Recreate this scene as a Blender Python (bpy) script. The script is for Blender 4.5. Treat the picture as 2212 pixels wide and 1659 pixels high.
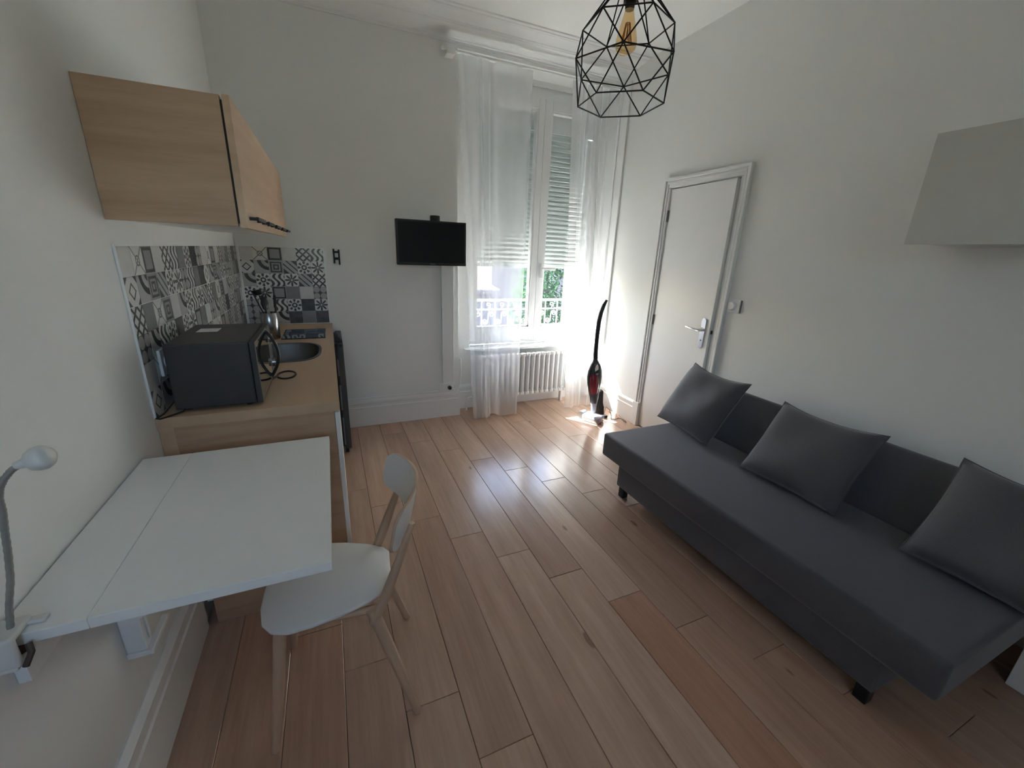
import bpy, bmesh, math, random
from mathutils import Vector, Matrix

# ------------------------------------------------------------------ clear
for o in list(bpy.data.objects):
    bpy.data.objects.remove(o, do_unlink=True)
SC = bpy.context.scene
COL = SC.collection
PI = math.pi
random.seed(7)

# ------------------------------------------------------------------ camera
YAW, PITCH, ROLL, FPX = 0.4191, 0.3088, 0.0404, 886.503
ca, sa, cb, sb, cg, sg = (math.cos(YAW), math.sin(YAW), math.cos(PITCH), math.sin(PITCH),
                          math.cos(ROLL), math.sin(ROLL))
_B = Matrix(((1, 0, 0), (0, 0, -1), (0, 1, 0)))
_Y = Matrix(((ca, -sa, 0), (sa, ca, 0), (0, 0, 1)))
_P = Matrix(((1, 0, 0), (0, cb, -sb), (0, sb, cb)))
_R = Matrix(((cg, -sg, 0), (sg, cg, 0), (0, 0, 1)))
WC = _R @ _P @ _B @ _Y                     # world -> camera (x right, y down, z forward)
CW = Matrix((WC[0], -WC[1], -WC[2])).transposed()
cam_data = bpy.data.cameras.new('camera')
cam_data.sensor_width = 36.0
cam_data.sensor_fit = 'HORIZONTAL'
cam_data.lens = FPX / 2212.0 * 36.0
cam_data.clip_start = 0.02
cam_data.clip_end = 300
cam = bpy.data.objects.new('camera', cam_data)
COL.objects.link(cam)
cam.matrix_world = Matrix.Translation((0, 0, 1.5)) @ CW.to_4x4()
SC.camera = cam

# ------------------------------------------------------------------ light
SUN_DIR = Vector((0.70, -1.0, -1.26)).normalized()
world = bpy.data.worlds.new('world')
SC.world = world
world.use_nodes = True
wn, wl = world.node_tree.nodes, world.node_tree.links
wn.clear()
w_out = wn.new('ShaderNodeOutputWorld')
w_bg = wn.new('ShaderNodeBackground')
w_sky = wn.new('ShaderNodeTexSky')
w_sky.sky_type = 'NISHITA'
w_sky.sun_disc = False
w_sky.sun_elevation = math.asin(-SUN_DIR.z)
w_sky.sun_rotation = math.atan2(-SUN_DIR.x, -SUN_DIR.y)
w_sky.air_density = 1.0
w_sky.dust_density = 2.5
w_sky.ozone_density = 1.0
wl.new(w_sky.outputs[0], w_bg.inputs[0])
wl.new(w_bg.outputs[0], w_out.inputs[0])
w_bg.inputs[1].default_value = 0.55

sun_d = bpy.data.lights.new('sun', 'SUN')
sun_d.energy = 22.0
sun_d.angle = math.radians(0.55)
sun_d.color = (0.99, 0.99, 0.985)
sun = bpy.data.objects.new('sun', sun_d)
COL.objects.link(sun)
sun.rotation_euler = SUN_DIR.to_track_quat('-Z', 'Y').to_euler()
sun.location = (-4, 12, 9)

por_d = bpy.data.lights.new('window_portal', 'AREA')   # emits nothing: only steers sky sampling
por_d.shape = 'RECTANGLE'
por_d.size, por_d.size_y = 1.26, 2.3
por_d.cycles.is_portal = True
por = bpy.data.objects.new('window_portal', por_d)
COL.objects.link(por)
por.location = (1.875, 4.12, 1.75)
por.rotation_euler = (-PI / 2, 0, 0)

por2_d = por_d.copy()
por2_d.size, por2_d.size_y = 0.82, 0.75
por2 = bpy.data.objects.new('window_portal', por2_d)
COL.objects.link(por2)
por2.location = (-0.09, -1.86, 1.925)
por2.rotation_euler = (PI / 2, 0, 0)

SC.view_settings.view_transform = 'Standard'
SC.view_settings.look = 'None'
SC.view_settings.gamma = 1.0
SC.view_settings.use_curve_mapping = False
SC.view_settings.exposure = 2.42
SC.cycles.max_bounces = 14
SC.cycles.diffuse_bounces = 8
SC.cycles.glossy_bounces = 4
SC.cycles.transmission_bounces = 8
SC.cycles.transparent_max_bounces = 24
SC.cycles.use_denoising = True
SC.cycles.sample_clamp_indirect = 6.0
SC.cycles.caustics_reflective = False
SC.cycles.caustics_refractive = False

# ------------------------------------------------------------------ room numbers
XL, XR, YB, YN, YF = -0.586, 2.5595, 3.5615, 3.72, -1.7
ZC = 3.055


# ------------------------------------------------------------------ materials
class NT:
    """tiny helper around a node tree"""
    def __init__(s, m):
        s.t = m.node_tree
        s.n, s.l = s.t.nodes, s.t.links

    def node(s, typ, **kw):
        nd = s.n.new(typ)
        for k, v in kw.items():
            setattr(nd, k, v)
        return nd

    def put(s, sock, v):
        if hasattr(v, 'is_linked') or hasattr(v, 'links'):
            s.l.new(v, sock)
        else:
            sock.default_value = v

    def math(s, op, a, b=0.0, c=None):
        nd = s.node('ShaderNodeMath', operation=op)
        s.put(nd.inputs[0], a)
        s.put(nd.inputs[1], b)
        if c is not None:
            s.put(nd.inputs[2], c)
        return nd.outputs[0]

    def mix(s, f, a, b, blend='MIX'):
        nd = s.node('ShaderNodeMix', data_type='RGBA', blend_type=blend)
        s.put(nd.inputs[0], f)
        s.put(nd.inputs[6], a)
        s.put(nd.inputs[7], b)
        return nd.outputs[2]

    def noise(s, vec, scale, detail=3.0, rough=0.5):
        nd = s.node('ShaderNodeTexNoise')
        if vec is not None:
            s.l.new(vec, nd.inputs['Vector'])
        nd.inputs['Scale'].default_value = scale
        nd.inputs['Detail'].default_value = detail
        nd.inputs['Roughness'].default_value = rough
        return nd.outputs[0]

    def coord(s, which='Object', scale=None):
        c = s.node('ShaderNodeTexCoord').outputs[which]
        if scale:
            mp = s.node('ShaderNodeMapping')
            mp.inputs['Scale'].default_value = scale
            s.l.new(c, mp.inputs['Vector'])
            c = mp.outputs[0]
        return c


def rgb(r, g, b):
    return (r, g, b, 1.0)


def base_mat(name):
    m = bpy.data.materials.new(name)
    m.use_nodes = True
    h = NT(m)
    return m, h, h.n['Principled BSDF']


def pbr(name, col, rough=0.5, metal=0.0, var=0.06, vscale=6.0, bump=0.0, bscale=60.0, spec=0.5, coat=0.0):
    m, h, p = base_mat(name)
    co = h.coord()
    n = h.noise(co, vscale, 4)
    lo = rgb(*[max(0, c * (1 - var)) for c in col])
    hi = rgb(*[min(1, c * (1 + var)) for c in col])
    h.l.new(h.mix(n, lo, hi), p.inputs['Base Color'])
    p.inputs['Roughness'].default_value = rough
    p.inputs['Metallic'].default_value = metal
    p.inputs['Specular IOR Level'].default_value = spec
    p.inputs['Coat Weight'].default_value = coat
    if bump:
        b = h.node('ShaderNodeBump')
        b.inputs['Strength'].default_value = bump
        b.inputs['Distance'].default_value = 0.002
        h.l.new(h.noise(co, bscale, 3), b.inputs['Height'])
        h.l.new(b.outputs[0], p.inputs['Normal'])
    return m


def wood(name, dark, light, axis='y', scale=1.0, rough=0.45, contrast=1.0):
    m, h, p = base_mat(name)
    sc = {'x': (1.2, 14, 14), 'y': (14, 1.2, 14), 'z': (14, 14, 1.2)}[axis]
    co = h.coord('Object', tuple(v * scale for v in sc))
    n1 = h.noise(co, 1.0, 6, 0.6)
    n2 = h.noise(co, 5.0, 3, 0.6)
    f = h.math('ADD', h.math('MULTIPLY', n1, 0.75), h.math('MULTIPLY', n2, 0.25))
    f = h.math('ADD', h.math('MULTIPLY', h.math('SUBTRACT', f, 0.5), 2.2 * contrast), 0.5)
    f = h.math('MINIMUM', h.math('MAXIMUM', f, 0.0), 1.0)
    h.l.new(h.mix(f, rgb(*dark), rgb(*light)), p.inputs['Base Color'])
    p.inputs['Roughness'].default_value = rough
    return m


def plank_mat():
    m, h, p = base_mat('oak_plank')
    co = h.node('ShaderNodeTexCoord').outputs['Object']
    info = h.node('ShaderNodeObjectInfo')
    off = h.node('ShaderNodeVectorMath', operation='SCALE')
    comb = h.node('ShaderNodeCombineXYZ')
    for i in range(3):
        h.l.new(info.outputs['Random'], comb.inputs[i])
    h.l.new(comb.outputs[0], off.inputs[0])
    off.inputs['Scale'].default_value = 37.0
    add = h.node('ShaderNodeVectorMath', operation='ADD')
    h.l.new(co, add.inputs[0])
    h.l.new(off.outputs[0], add.inputs[1])
    mp = h.node('ShaderNodeMapping')
    mp.inputs['Scale'].default_value = (13, 1.1, 1)
    h.l.new(add.outputs[0], mp.inputs['Vector'])
    n1 = h.noise(mp.outputs[0], 1.0, 6, 0.62)
    mp2 = h.node('ShaderNodeMapping')
    mp2.inputs['Scale'].default_value = (90, 4, 1)
    h.l.new(add.outputs[0], mp2.inputs['Vector'])
    n2 = h.noise(mp2.outputs[0], 1.0, 3, 0.6)
    f = h.math('ADD', h.math('MULTIPLY', n1, 0.7), h.math('MULTIPLY', n2, 0.3))
    f = h.math('ADD', h.math('MULTIPLY', h.math('SUBTRACT', f, 0.5), 1.6), 0.5)
    f = h.math('MINIMUM', h.math('MAXIMUM', f, 0.0), 1.0)
    col = h.mix(f, rgb(0.34, 0.205, 0.135), rgb(0.60, 0.42, 0.31))
    # knots
    mp3 = h.node('ShaderNodeMapping')
    mp3.inputs['Scale'].default_value = (6.5, 2.3, 1)
    h.l.new(add.outputs[0], mp3.inputs['Vector'])
    vo = h.node('ShaderNodeTexVoronoi')
    vo.inputs['Scale'].default_value = 1.0
    h.l.new(mp3.outputs[0], vo.inputs['Vector'])
    sepc = h.node('ShaderNodeSeparateColor')
    h.l.new(vo.outputs['Color'], sepc.inputs[0])
    size = h.math('MULTIPLY', h.math('MAXIMUM', h.math('SUBTRACT', sepc.outputs[0], 0.35), 0.0), 0.17)
    k = h.math('DIVIDE', h.math('SUBTRACT', size, vo.outputs['Distance']), 0.05)
    k = h.math('MINIMUM', h.math('MAXIMUM', k, 0.0), 0.6)
    col = h.mix(k, col, rgb(0.13, 0.07, 0.045))
    col = h.mix(1.0, col, info.outputs['Color'], 'MULTIPLY')
    h.l.new(col, p.inputs['Base Color'])
    p.inputs['Roughness'].default_value = 0.30
    h.l.new(h.math('ADD', 0.15, h.math('MULTIPLY', n2, 0.12)), p.inputs['Roughness'])
    b = h.node('ShaderNodeBump')
    b.inputs['Strength'].default_value = 0.06
    b.inputs['Distance'].default_value = 0.001
    h.l.new(n2, b.inputs['Height'])
    h.l.new(b.outputs[0], p.inputs['Normal'])
    return m


def glass_mat(name, tint=(0.97, 0.985, 0.98)):
    m = bpy.data.materials.new(name)
    m.use_nodes = True
    h = NT(m)
    h.n.clear()
    out = h.node('ShaderNodeOutputMaterial')
    tr = h.node('ShaderNodeBsdfTransparent')
    tr.inputs[0].default_value = rgb(*tint)
    gl = h.node('ShaderNodeBsdfGlossy')
    gl.inputs['Roughness'].default_value = 0.03
    lw = h.node('ShaderNodeLayerWeight')      # Schlick reflectance, the same from both sides of the pane
    lw.inputs[0].default_value = 0.5
    fr = h.math('ADD', 0.04, h.math('MULTIPLY', 0.80, h.math('POWER', lw.outputs['Facing'], 5.0)))
    n = h.noise(h.coord(), 3.0)
    h.l.new(h.mix(n, rgb(0.9, 0.93, 0.92), rgb(1, 1, 1)), gl.inputs[0])
    mx = h.node('ShaderNodeMixShader')
    h.l.new(fr, mx.inputs[0])
    h.l.new(tr.outputs[0], mx.inputs[1])
    h.l.new(gl.outputs[0], mx.inputs[2])
    h.l.new(mx.outputs[0], out.inputs[0])
    return m


def sheer_mat(name, col, open_frac, trans=0.5):
    """woven voile: part open weave, part thread that both reflects and lets light through"""
    m = bpy.data.materials.new(name)
    m.use_nodes = True
    h = NT(m)
    h.n.clear()
    out = h.node('ShaderNodeOutputMaterial')
    co = h.coord('Object', (1, 1, 1))
    n = h.noise(co, 300.0, 2)
    c = h.mix(n, rgb(*[v * 0.94 for v in col]), rgb(*col))
    df = h.node('ShaderNodeBsdfDiffuse')
    tl = h.node('ShaderNodeBsdfTranslucent')
    tp = h.node('ShaderNodeBsdfTransparent')
    h.l.new(c, df.inputs[0])
    h.l.new(c, tl.inputs[0])
    m1 = h.node('ShaderNodeMixShader')
    m1.inputs[0].default_value = trans
    h.l.new(df.outputs[0], m1.inputs[1])
    h.l.new(tl.outputs[0], m1.inputs[2])
    # seen edge-on a voile covers more: thread area grows as the weave turns away
    lw = h.node('ShaderNodeLayerWeight')
    lw.inputs[0].default_value = 0.5
    fac = h.math('MULTIPLY', open_frac, h.math('SUBTRACT', 1.0, h.math('POWER', lw.outputs['Facing'], 2.0)))
    m2 = h.node('ShaderNodeMixShader')
    h.l.new(fac, m2.inputs[0])
    h.l.new(m1.outputs[0], m2.inputs[1])
    h.l.new(tp.outputs[0], m2.inputs[2])
    h.l.new(m2.outputs[0], out.inputs[0])
    return m


def translucent_mat(name, col, trans):
    m = bpy.data.materials.new(name)
    m.use_nodes = True
    h = NT(m)
    h.n.clear()
    out = h.node('ShaderNodeOutputMaterial')
    n = h.noise(h.coord(), 9.0, 3)
    c = h.mix(n, rgb(*[v * 0.9 for v in col]), rgb(*col))
    df = h.node('ShaderNodeBsdfDiffuse')
    tl = h.node('ShaderNodeBsdfTranslucent')
    h.l.new(c, df.inputs[0])
    h.l.new(c, tl.inputs[0])
    m1 = h.node('ShaderNodeMixShader')
    m1.inputs[0].default_value = trans
    h.l.new(df.outputs[0], m1.inputs[1])
    h.l.new(tl.outputs[0], m1.inputs[2])
    h.l.new(m1.outputs[0], out.inputs[0])
    return m


def emit_mat(name, col, strength):
    m, h, p = base_mat(name)
    n = h.noise(h.coord(), 40.0, 2)
    h.l.new(h.mix(n, rgb(*[c * 0.9 for c in col]), rgb(*col)), p.inputs['Base Color'])
    p.inputs['Emission Color'].default_value = rgb(*col)
    p.inputs['Emission Strength'].default_value = strength
    return m


WALLC = (0.82, 0.83, 0.81)
M = {}
M['wall'] = pbr('wall_paint', WALLC, 0.85, var=0.015, vscale=1.5, bump=0.12, bscale=90)
M['ceiling'] = pbr('ceiling_paint', (0.84, 0.85, 0.83), 0.9, var=0.015, vscale=2, bump=0.05)
M['trim'] = pbr('white_gloss_paint', (0.82, 0.825, 0.815), 0.42, var=0.012)
M['pvc'] = pbr('white_pvc', (0.84, 0.845, 0.84), 0.35, var=0.015)
M['plank'] = plank_mat()
M['subfloor'] = pbr('dark_subfloor', (0.10, 0.07, 0.05), 0.9)
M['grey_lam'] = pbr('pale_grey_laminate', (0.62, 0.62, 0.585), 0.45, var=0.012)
M['white_lam'] = pbr('white_laminate', (0.87, 0.88, 0.85), 0.33, var=0.012)
M['white_fold'] = pbr('white_chair_paint', (0.80, 0.80, 0.765), 0.4, var=0.012)
M['cab_oak'] = wood('oak_cabinet_side', (0.40, 0.255, 0.150), (0.60, 0.42, 0.275), 'x', 0.48, 0.5, 1.5)
M['cab_oak_y'] = wood('oak_cabinet_front', (0.50, 0.33, 0.20), (0.68, 0.49, 0.33), 'y', 0.5, 0.48, 1.3)
M['top_oak'] = wood('oak_worktop', (0.50, 0.335, 0.205), (0.63, 0.45, 0.295), 'y', 0.6, 0.42, 0.7)
M['birch'] = wood('birch_leg', (0.52, 0.36, 0.24), (0.66, 0.48, 0.34), 'z', 1.0, 0.5, 0.7)
M['sofa'] = pbr('charcoal_fabric', (0.080, 0.080, 0.093), 0.92, var=0.22, vscale=240, bump=0.5, bscale=420, spec=0.4)
M['sofa_cush'] = pbr('charcoal_cushion_fabric', (0.094, 0.093, 0.102), 0.92, var=0.2, vscale=260, bump=0.5, bscale=420, spec=0.3)
for k_ in ('sofa', 'sofa_cush'):
    p_ = M[k_].node_tree.nodes['Principled BSDF']
    p_.inputs['Roughness'].default_value = 0.62
    p_.inputs['Sheen Weight'].default_value = 0.30
    p_.inputs['Sheen Roughness'].default_value = 0.45
M['black'] = pbr('black_plastic', (0.012, 0.012, 0.013), 0.4)
M['black_matt'] = pbr('black_matt', (0.016, 0.016, 0.016), 0.65)
M['black_metal'] = pbr('black_wire', (0.012, 0.011, 0.010), 0.5, metal=0.3)
M['screen'] = pbr('dark_screen', (0.008, 0.009, 0.011), 0.30, spec=0.25)
M['micro'] = pbr('anthracite_metal', (0.032, 0.031, 0.031), 0.42, var=0.1)
M['micro_glass'] = pbr('mirror_door_glass', (0.42, 0.41, 0.40), 0.04, metal=0.95, var=0.02)
M['steel'] = pbr('brushed_steel', (0.40, 0.40, 0.41), 0.22, metal=1.0, var=0.05)
M['steel_dark'] = pbr('sink_steel', (0.17, 0.17, 0.17), 0.36, metal=1.0, var=0.06)
M['chrome'] = pbr('chrome', (0.75, 0.75, 0.77), 0.12, metal=1.0, var=0.02)
M['glass_black'] = pbr('black_glass', (0.006, 0.006, 0.007), 0.04)
M['grey_dark'] = pbr('dark_grey_paint', (0.055, 0.055, 0.058), 0.45)
M['grey_seal'] = pbr('grey_seal', (0.20, 0.20, 0.20), 0.6)
M['red'] = pbr('dark_red_plastic', (0.16, 0.010, 0.022), 0.2)
M['grey_plastic'] = pbr('silver_grey_plastic', (0.22, 0.22, 0.23), 0.35)
M['purple_grey'] = pbr('purple_grey_plastic', (0.36, 0.34, 0.42), 0.4)
M['bulb'] = glass_mat('amber_bulb_glass', (0.93, 0.78, 0.55))
M['filament'] = pbr('amber_filament', (0.60, 0.22, 0.05), 0.5)
M['brown'] = pbr('brown_bakelite', (0.055, 0.032, 0.02), 0.4)
M['glass'] = glass_mat('window_glass')
M['sheer'] = sheer_mat('white_voile', (0.86, 0.86, 0.88), 0.66, 0.5)
M['slat'] = translucent_mat('white_shutter_pvc', (0.60, 0.64, 0.625), 0.015)
M['facade'] = pbr('mauve_render', (0.12, 0.105, 0.118), 0.9, var=0.08, vscale=0.8, bump=0.3, bscale=30)
M['facade2'] = pbr('pink_grey_render', (0.14, 0.118, 0.122), 0.9, var=0.08, vscale=0.8, bump=0.3, bscale=30)
M['roof'] = pbr('grey_roof', (0.13, 0.11, 0.115), 0.85, var=0.15, vscale=9)
M['stone'] = pbr('pale_stone', (0.62, 0.56, 0.50), 0.9, var=0.06, bump=0.3, bscale=40)
M['ground'] = pbr('courtyard_gravel', (0.12, 0.115, 0.10), 0.95, var=0.2, vscale=12)
M['leaf'] = translucent_mat('dark_green_leaf', (0.035, 0.075, 0.04), 0.2)
M['bark'] = pbr('bark', (0.10, 0.075, 0.05), 0.9, var=0.3, vscale=20, bump=0.5)
M['iron'] = pbr('white_painted_iron', (0.36, 0.37, 0.40), 0.5)
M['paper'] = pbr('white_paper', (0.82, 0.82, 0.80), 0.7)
M['milk'] = pbr('milky_white_plastic', (0.70, 0.70, 0.66), 0.35)
M['goose'] = pbr('grey_gooseneck', (0.36, 0.37, 0.34), 0.4, metal=0.5, var=0.1, vscale=200)
M['dirt'] = pbr('dark_brown_clamp_pad', (0.09, 0.06, 0.045), 0.7, var=0.4, vscale=60)  # mottled dark brown for the clamp screw
M['logo'] = pbr('grey_badge', (0.10, 0.105, 0.11), 0.4)


# cement-tile prints -------------------------------------------------------
def tile_mat(kind):
    m, h, p = base_mat('tile_print_' + kind)
    co = h.node('ShaderNodeTexCoord').outputs['Object']
    sp = h.node('ShaderNodeSeparateXYZ')
    h.l.new(co, sp.inputs[0])
    x = h.math('MULTIPLY', sp.outputs[0], 10.4)
    y = h.math('MULTIPLY', sp.outputs[1], 10.4)
    ax, ay = h.math('ABSOLUTE', x), h.math('ABSOLUTE', y)
    r = h.math('SQRT', h.math('ADD', h.math('MULTIPLY', x, x), h.math('MULTIPLY', y, y)))
    th = h.math('ARCTAN2', y, x)
    lt = lambda a, b: h.math('LESS_THAN', a, b)
    gt = lambda a, b: h.math('GREATER_THAN', a, b)
    mul = lambda a, b: h.math('MULTIPLY', a, b)
    mx = lambda a, b: h.math('MAXIMUM', a, b)
    mn = lambda a, b: h.math('MINIMUM', a, b)
    add = lambda a, b: h.math('ADD', a, b)
    sub = lambda a, b: h.math('SUBTRACT', a, b)
    dd = add(ax, ay)
    light, dark = rgb(0.72, 0.715, 0.69), rgb(0.028, 0.027, 0.027)
    grey = rgb(0.27, 0.265, 0.26)
    if kind == 'star':
        petal = lt(r, mul(0.49, h.math('ABSOLUTE', h.math('COSINE', mul(th, 4.0)))))
        core = lt(r, 0.06)
        f = mx(mul(petal, sub(1.0, core)), gt(dd, 0.86))
    elif kind == 'lattice':
        a = lt(h.math('ABSOLUTE', sub(h.math('FRACT', add(mul(add(x, y), 2.0), 20.5)), 0.5)), 0.16)
        b = lt(h.math('ABSOLUTE', sub(h.math('FRACT', add(mul(sub(x, y), 2.0), 20.5)), 0.5)), 0.16)
        f = mx(a, b)
    elif kind == 'diamond':
        ring = lt(h.math('ABSOLUTE', sub(dd, 0.26)), 0.045)
        f = mx(ring, gt(dd, 0.70))
    elif kind == 'circles':
        qx, qy = sub(ax, 0.25), sub(ay, 0.25)
        d = h.math('SQRT', add(mul(qx, qx), mul(qy, qy)))
        f = gt(d, 0.235)
        light, dark = rgb(0.42, 0.41, 0.40), rgb(0.04, 0.04, 0.04)
    elif kind == 'bands':
        s = add(x, y)
        f = mx(mul(gt(s, 0.16), lt(s, 0.28)), mul(lt(s, -0.16), gt(s, -0.28)))
        f = mx(f, gt(h.math('ABSOLUTE', s), 0.55))
        light = rgb(0.46, 0.45, 0.44)
    elif kind == 'plain_light':
        f = mul(h.noise(co, 18.0, 3), 0.2)
    elif kind == 'plain_grey':
        f = mul(h.noise(co, 22.0, 3), 0.3)
        light = grey
    elif kind == 'plain_dark':
        f = add(0.7, mul(h.noise(co, 22.0, 3), 0.3))
        light = grey
    elif kind == 'flower':
        ring = lt(h.math('ABSOLUTE', sub(r, 0.36)), 0.10)
        pet = mul(ring, gt(h.math('COSINE', mul(th, 8.0)), -0.1))
        core = mul(lt(r, 0.20), gt(r, 0.09))
        f = mx(mx(pet, core), gt(dd, 0.88))
    elif kind == 'maze':
        mm = mx(ax, ay)
        f = gt(h.math('FRACT', mul(mm, 5.2)), 0.5)
        light, dark = rgb(0.36, 0.355, 0.35), rgb(0.045, 0.044, 0.044)
    elif kind == 'cross_line':
        a = lt(h.math('ABSOLUTE', sub(ax, ay)), 0.035)
        f = mul(mx(a, mul(lt(h.math('ABSOLUTE', sub(r, 0.16)), 0.03), 1.0)), 0.85)
    elif kind == 'wave':
        s = add(x, mul(0.16, h.math('SINE', mul(y, 6.28))))
        f = gt(h.math('FRACT', add(mul(s, 2.6), 20.0)), 0.52)
    elif kind == 'frame':
        mm = mx(ax, ay)
        f = mul(gt(mm, 0.33), lt(mm, 0.44))
        light = rgb(0.33, 0.325, 0.32)
    else:  # corner quarter circles
        qx, qy = sub(x, 0.5), sub(y, 0.5)
        d = h.math('SQRT', add(mul(qx, qx), mul(qy, qy)))
        f = mx(lt(h.math('ABSOLUTE', sub(d, 0.62)), 0.12), lt(d, 0.25))
        light = rgb(0.48, 0.47, 0.46)
    wear = h.noise(co, 14.0, 4)
    f = mn(mx(f, 0.0), 1.0)
    f = mul(f, add(0.82, mul(wear, 0.25)))
    h.l.new(h.mix(f, light, dark), p.inputs['Base Color'])
    p.inputs['Roughness'].default_value = 0.3
    return m


# ------------------------------------------------------------------ mesh builder
class MB:
    def __init__(s):
        s.bm = bmesh.new()

    def box(s, x0, x1, y0, y1, z0, z1, bev=0.0, seg=2):
        vs = [s.bm.verts.new((x, y, z)) for x in (x0, x1) for y in (y0, y1) for z in (z0, z1)]
        idx = ((0, 1, 3, 2), (4, 6, 7, 5), (0, 4, 5, 1), (2, 3, 7, 6), (0, 2, 6, 4), (1, 5, 7, 3))
        fs = [s.bm.faces.new([vs[i] for i in f]) for f in idx]
        if bev:
            es = list({e for f in fs for e in f.edges})
            bmesh.ops.bevel(s.bm, geom=es, offset=bev, segments=seg, profile=0.6, affect='EDGES')
        return s

    def tube(s, pts, r, seg=8, caps=True, flat=1.0):
        pts = [Vector(p) for p in pts]
        rs = r if isinstance(r, (list, tuple)) else [r] * len(pts)
        rings = []
        up = None
        for i, p in enumerate(pts):
            d = (pts[min(i + 1, len(pts) - 1)] - pts[max(i - 1, 0)]).normalized()
            if up is None:
                up = d.orthogonal().normalized()
            else:
                up = (up - d * up.dot(d))
                up = up.normalized() if up.length > 1e-6 else d.orthogonal().normalized()
            side = d.cross(up)
            rings.append([s.bm.verts.new(p + (up * math.cos(a) + side * math.sin(a) * flat) * rs[i])
                          for a in [2 * PI * k / seg for k in range(seg)]])
        for a, b in zip(rings, rings[1:]):
            for k in range(seg):
                s.bm.faces.new((a[k], a[(k + 1) % seg], b[(k + 1) % seg], b[k]))
        if caps:
            s.bm.faces.new(rings[0][::-1])
            s.bm.faces.new(rings[-1])
        return s

    def lathe(s, prof, c=(0, 0, 0), seg=24, mat=None, sx=1.0, sy=1.0):
        c = Vector(c)
        rings = []
        for r, z in prof:
            if r < 1e-5:
                v = Vector((0, 0, z))
                v = mat @ v if mat else v
                rings.append([s.bm.verts.new(v + c)])
            else:
                ring = []
                for k in range(seg):
                    a = 2 * PI * k / seg
                    v = Vector((r * math.cos(a) * sx, r * math.sin(a) * sy, z))
                    v = mat @ v if mat else v
                    ring.append(s.bm.verts.new(v + c))
                rings.append(ring)
        for a, b in zip(rings, rings[1:]):
            if len(a) == 1 and len(b) == 1:
                continue
            for k in range(seg):
                k2 = (k + 1) % seg
                if len(a) == 1:
                    s.bm.faces.new((a[0], b[k2], b[k]))
                elif len(b) == 1:
                    s.bm.faces.new((a[k], a[k2], b[0]))
                else:
                    s.bm.faces.new((a[k], a[k2], b[k2], b[k]))
        return s

    def prism(s, poly, axis, a, b):
        """extrude polygon; axis x: poly=(y,z); y: poly=(x,z); z: poly=(x,y)"""
        def P(u, v, w):
            return {'x': (w, u, v), 'y': (u, w, v), 'z': (u, v, w)}[axis]
        A = [s.bm.verts.new(P(u, v, a)) for u, v in poly]
        B = [s.bm.verts.new(P(u, v, b)) for u, v in poly]
        n = len(poly)
        for k in range(n):
            s.bm.faces.new((A[k], A[(k + 1) % n], B[(k + 1) % n], B[k]))
        s.bm.faces.new(A[::-1])
        s.bm.faces.new(B)
        return s

    def slab_holes(s, outer, holes, z0, z1):
        """flat slab with holes (outer, holes = lists of (x,y))"""
        tot = []
        for z in (z0, z1):
            es = []
            loops = []
            for lp in [outer] + holes:
                vs = [s.bm.verts.new((x, y, z)) for x, y in lp]
                loops.append(vs)
                es += [s.bm.edges.new((vs[i], vs[(i + 1) % len(vs)])) for i in range(len(vs))]
            bmesh.ops.triangle_fill(s.bm, edges=es, use_beauty=True)
            tot.append(loops)
        for la, lb in zip(*tot):
            n = len(la)
            for i in range(n):
                s.bm.faces.new((la[i], la[(i + 1) % n], lb[(i + 1) % n], lb[i]))
        return s

    def grid(s, fn, nu, nv, close_u=False):
        g = [[s.bm.verts.new(fn(i / nu, j / nv)) for j in range(nv + 1)] for i in range(nu + (0 if close_u else 1))]
        n = len(g)
        for i in range(nu):
            for j in range(nv):
                a, b = g[i], g[(i + 1) % n]
                s.bm.faces.new((a[j], b[j], b[j + 1], a[j + 1]))
        return s

    def xform(s, mat):
        bmesh.ops.transform(s.bm, matrix=mat, verts=s.bm.verts)
        return s


ORG = {}


def obj(name, mb, mat, parent=None, smooth=False, local=False, at=None):
    """link the builder as ONE mesh object; verts are in world coordinates unless local"""
    bm = mb.bm
    bmesh.ops.recalc_face_normals(bm, faces=bm.faces)
    org = Vector((0, 0, 0))
    if not local:
        org = ORG.get(parent.name, Vector((0, 0, 0))) if parent else Vector(at or (0, 0, 0))
        bmesh.ops.translate(bm, vec=-org, verts=bm.verts)
    if smooth:
        for f in bm.faces:
            f.smooth = True
        lim = math.radians(smooth if smooth is not True else 40)
        for e in bm.edges:
            if len(e.link_faces) == 2 and e.calc_face_angle(0) > lim:
                e.smooth = False
    me = bpy.data.meshes.new(name)
    bm.to_mesh(me)
    bm.free()
    me.materials.append(M[mat] if isinstance(mat, str) else mat)
    o = bpy.data.objects.new(name, me)
    COL.objects.link(o)
    if parent:
        o.parent = parent
        ORG[o.name] = ORG.get(parent.name, Vector((0, 0, 0)))
    else:
        o.location = org
        ORG[o.name] = org
    return o


def tag(o, label=None, cat=None, group=None, kind=None):
    if label:
        o['label'] = label
    if cat:
        o['category'] = cat
    if group:
        o['group'] = group
    if kind:
        o['kind'] = kind
    return o


def thing(name, label, cat, loc=(0, 0, 0), rotz=0.0, group=None):
    o = bpy.data.objects.new(name, None)
    o.empty_display_size = 0.05
    COL.objects.link(o)
    o.location = loc
    o.rotation_euler = (0, 0, rotz)
    ORG[o.name] = Vector(loc)
    return tag(o, label, cat, group)


def struct(name, mb, mat, label=None, cat=None, **kw):
    o = obj(name, mb, mat, **kw)
    return tag(o, label, cat, kind='structure')


def copy_part(src, parent, loc=None, rot=None):
    c = src.copy()
    COL.objects.link(c)
    c.parent = parent
    if loc is not None:
        c.location = loc
    if rot is not None:
        c.rotation_euler = rot
    return c


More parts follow.
